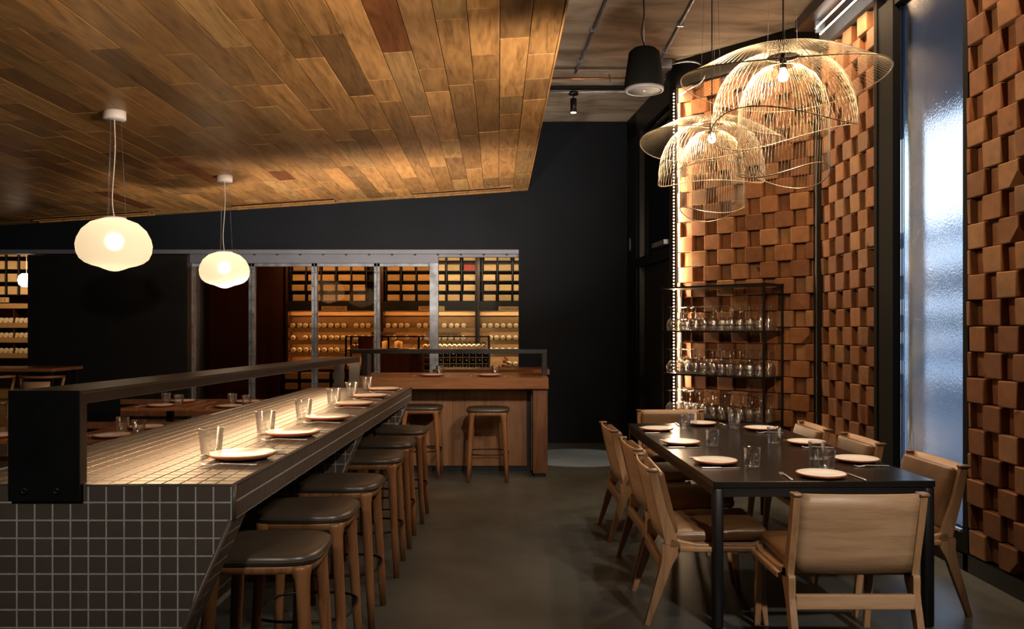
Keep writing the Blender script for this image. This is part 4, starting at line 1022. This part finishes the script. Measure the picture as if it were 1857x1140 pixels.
# display rack in the middle of the wine room
t = thing('display_rack', 'black framed wine display rack in the middle of the wine room', 'rack', (0,0,0)); YD = 12.6
def dX(x): return (x-CX)*YD/F
def dZ(y): return H-(y-HY)*YD/F
fr = MB()
for x in (627, 886): fr.box(dX(x)-.012, YD, .0, dX(x)+.012, YD+.03, dZ(609)); fr.box(dX(x)-.012, YD+.4, .0, dX(x)+.012, YD+.43, dZ(609))
for y in (YD, YD+.4): fr.box(dX(626), y, dZ(611.5), dX(887), y+.03, dZ(609))
for x in (704, 759): fr.box(dX(x)-.015, YD+.02, dZ(634), dX(x)+.015, YD+.05, dZ(610))
fr.build('frame', M_blkmetal, t); MB().box(dX(626), YD, dZ(636), dX(887), YD+.43, dZ(634)).build('shelf', M_walnutX, t); MB().box(dX(650), YD-.01, dZ(634), dX(677), YD+.02, dZ(609.5)).build('dark_panel', M_walnut, t)
MB().box(dX(655), YD+.02, 0, dX(768), YD+.4, dZ(636)).build('cabinet', M_walnut, t)
gb = MB(); 
for k in range(11): xx = dX(768)+k*.0995; gb.box(xx-.006, YD+.02, dZ(671), xx+.006, YD+.35, dZ(636))
for k in range(4): zz = dZ(671)+k*.0975; gb.box(dX(768), YD+.02, zz-.006, dX(768)+.995, YD+.35, zz+.006)
gb.build('pigeonholes', M_shelfwood, t); MB().box(dX(768), YD+.35, 0, dX(887), YD+.37, dZ(636)).build('rack_back', M_dkbrown, t)
MB().box(dX(768), YD+.03, 0, dX(887), YD+.35, dZ(671)-.01).build('rack_base', M_walnut, t)
for r_ in range(3):
    for k in range(10):
        bottle(dX(768)+(k+.5)*.0995, YD+.045, dZ(671)+.008+r_*.0975, 'bottle in the display rack pigeonholes, %s row, %s from the left' % (('lowest','middle','top')[r_], NTH[k]), 'pigeonhole bottles %s row' % ('lowest','middle','top')[r_], tagp=False, highlight_cap=False)
for k in range(13):
    x = 768+k*8.9+2
    bottle(dX(x), YD+.10, dZ(634)+.004, 'wine bottle displayed on the rack shelf, %s from the left' % NTH[k], 'bottles on the display rack shelf', rot=(math.radians(14),0,0))
for i_, x in enumerate((638, 646)):
    bottle(dX(x), YD+.10, dZ(634)+.004, 'bottle at the left end of the display rack, %s' % ('outer','inner')[i_], 'left end bottles', rot=(math.radians(14),0,0))
# fanned menus and stacked books on the rack
for i_, x in enumerate((697, 720)):
    t = thing('fanned_book', 'pale open book standing fanned on the display rack, '+('left', 'right')[i_], 'book', (dX(x), YD+.2, dZ(634)))
    for k in range(7):
        a = -.9+k*.3; m = MB(); m.box(-.001, 0, 0, .001, .075, .135 if abs(k-3) < 2 else .125); o = m.build('page', M_cream, t); o.rotation_euler = (0,0,a+PI)
for i_, (x, n_) in enumerate(((695,2),(712,3),(735,2),(748,1))):
    for k in range(n_):
        o = MB().bev(-.07, -.05, 0, .07, .05, .012, .002, 1).build('flat_book', M_cream if (i_+k) % 2 else M_tablewood); o.location = (dX(x), YD+.07, dZ(634)+k*.0125); o.rotation_euler = (0,0,random.uniform(-.4,.4)); tag(o, 'thin book lying on the display rack, %s pile, %s from the bottom' % (('leftmost','second','third','rightmost')[i_], NTH[k]), 'book', 'books lying on the display rack')
MB_ = MB().bev(dX(674), YD-.03, dZ(606.5), dX(716), YD+.10, dZ(602), .008, 2); o = MB_.build('rack_lamp', M_galv); tag(o, 'flat grey lamp head above the display rack', 'lamp')
light('AREA', (dX(760), YD+.1, dZ(612)), (dX(760), YD+.15, 0), 5, WARM, 1.8, .04)

# left opening shelving (turned slightly)
t = thing('wine_shelving', 'wine shelving with crates seen through the far left opening', 'shelving', (0,0,0)); YL = 12.6; kl = YL/F
def lX(x): return (x-CX)*kl
def lZ(y): return H-(y-HY)*kl
MB().box(lX(-40), YL+.3, 0, lX(75), YL+.34, 2.95).build('back_panel', M_shelfwood, t)
for yy in (559, 594, 621, 649): MB().box(lX(-40), YL-.02, lZ(yy), lX(75), YL, lZ(yy-9)).build('shelf_lip', M_shelfwood, t); MB().box(lX(-40), YL, lZ(yy-7), lX(75), YL+.3, lZ(yy-9)).build('shelf', M_shelfwood, t)
MB().box(lX(24), YL+.0, lZ(650), lX(26), YL+.3, lZ(559)).build('divider', M_dkbrown, t)
MB().box(lX(-40), YL+.28, lZ(550), lX(75), YL+.30, 2.95).build('upper_back', M_black, t)
gm = MB()
for r_ in range(5): gm.box(lX(-40), YL, lZ(534-r_*23)-.008, lX(75), YL+.25, lZ(534-r_*23))
for c in range(5): gm.box(lX(-12+c*23)-.01, YL, lZ(536), lX(-12+c*23)+.01, YL+.25, 2.7)
gm.build('crate_grid', M_blkmetal, t)
for r_ in range(4):
    for c in range(4):
        o = crate(lX(-.5+c*23), YL+.155, lZ(534-r_*23)+.064, 'pale crate in the far left shelving, %s row, %s from the left' % (('lowest','second','third','top')[r_], NTH[c]), 'crates far left, %s row' % ('lowest','second','third','top')[r_]); o.scale = (.70,1,1.2)
for yy in (585, 612, 640):
    for c in range(11):
        bottle(lX(-28+c*9.2), YL+.05, lZ(yy)+.002, 'bottle lying in the far left shelving, %s shelf, %s from the left' % ({585:'top',612:'middle',640:'lowest'}[yy], NTH[c]), 'bottles far left, %s shelf' % {585:'top',612:'middle',640:'lowest'}[yy])
sign('PROVENCE', -34, 16, 539, 548, YL-.03, 'wooden sign ending in NCE above the far left shelves')

# ================================================================== LEFT DINING AREA
def small_table(x, y, lab):
    t = thing('cafe_table', lab, 'table', (x, y, 0))
    for k in range(4): MB().bev(-.32+k*.16+.001, -.38, .735, -.32+(k+1)*.16-.001, .38, .765, .003, 1).build('top_board', M_tablewood, t)
    MB().box(-.03, -.03, .02, .03, .03, .735).build('column', M_blkmetal, t); MB().lathe([(0,0),(.24,0),(.24,.012),(.05,.025),(0,.025)], 24).build('base', M_blkmetal, t); return t
TB = [(-2.80, 6.03, 'front row, right'), (-3.62, 6.03, 'front row, left'), (-3.44, 8.33, 'back row, left'), (-2.74, 8.25, 'back row, right')]
for x, y, w in TB:
    small_table(x, y, 'small dark red wooden table, '+w)
    setting(x, y-.25, .766, 0, 'on small table '+w+', near side', gl=(.13,.14), knife=False)
    setting(x+.02, y+.25, .766, PI, 'on small table '+w+', far side', gl=(.10,.16), knife=False)
for i, (y, x0_, x1_) in enumerate(((7.15, -4.3, -2.38), (9.55, -4.6, -2.3))):
    t = thing('bench', 'dark wooden bench with plank back '+('between the two table rows', 'behind the back row of tables')[i], 'bench', (0,0,0))
    MB().bev(x0_, y-.22, .42, x1_, y+.2, .46, .005, 1).build('seat', M_walnut, t); MB().bev(x0_, y+.16, .50, x1_, y+.19, .60, .004, 1).build('back_plank', M_walnut, t); MB().bev(x0_, y+.16, .64, x1_, y+.19, .70, .004, 1).build('back_plank', M_walnut, t)
    for x in (x0_+.1, (x0_+x1_)/2, x1_-.1): MB().box(x-.03, y-.18, 0, x+.03, y+.18, .42).build('leg', M_blkmetal, t); MB().box(x-.02, y+.19, .2, x+.02, y+.22, .74).build('post', M_blkmetal, t)
# high table with chairs, far left
t = thing('high_table', 'dark high table with worn edge at the far left', 'table', (px(50,665,10.2).x, 10.3, 0))
MB().bev(-.85, -.35, 1.01, .45, .35, 1.05, .004, 1).build('tabletop', M_tablewood, t)
for x in (-.75, .38):
    for y in (-.28, .28): MB().box(x-.03, y-.03, 0, x+.03, y+.03, 1.01).build('leg', M_blkmetal, t)
for i, xx in enumerate((-12, 78)):
    t = thing('bar_chair', 'curved back wooden chair at the far left high table, '+('cut by the frame', 'right')[i], 'chair', (px(xx,690,9.5).x, 9.55, 0))
    def arc(r, a0, a1, z, k=10): return [(r*math.sin(a0+(a1-a0)*i_/k), -r*math.cos(a0+(a1-a0)*i_/k), z) for i_ in range(k+1)]
    m = MB(); m.tube(arc(.26, -1.35, 1.35, .98), .016, 8); m.build('top_rail', M_tablewood, t)
    m = MB(); a_ = arc(.25, -.7, .7, .78); b2 = arc(.25, -.7, .7, .93); m.add(a_+b2, [(k, k+1, k+12, k+11) for k in range(10)], True); o = m.build('back_panel', M_oakX, t); so = o.modifiers.new('solid', 'SOLIDIFY'); so.thickness = .012
    MB().loft([superel(.22,.21,.66,24), superel(.23,.22,.68,24), superel(.22,.21,.71,24)]).build('seat', M_leather, t)
    for s_ in (-1,1):
        MB().tube([(s_*.25,-.06,.98), (s_*.21,-.12,.66), (s_*.23,-.16,0)], [.016,.02,.014], 8).build('leg', M_oak, t); MB().tube([(s_*.19,.17,.67), (s_*.22,.2,0)], [.02,.014], 8).build('leg', M_oak, t)
    MB().tube([Vector(p) for p in superel(.21,.19,.25,24)], .007, 6, closed=True).build('foot_ring', M_blkmetal, t)
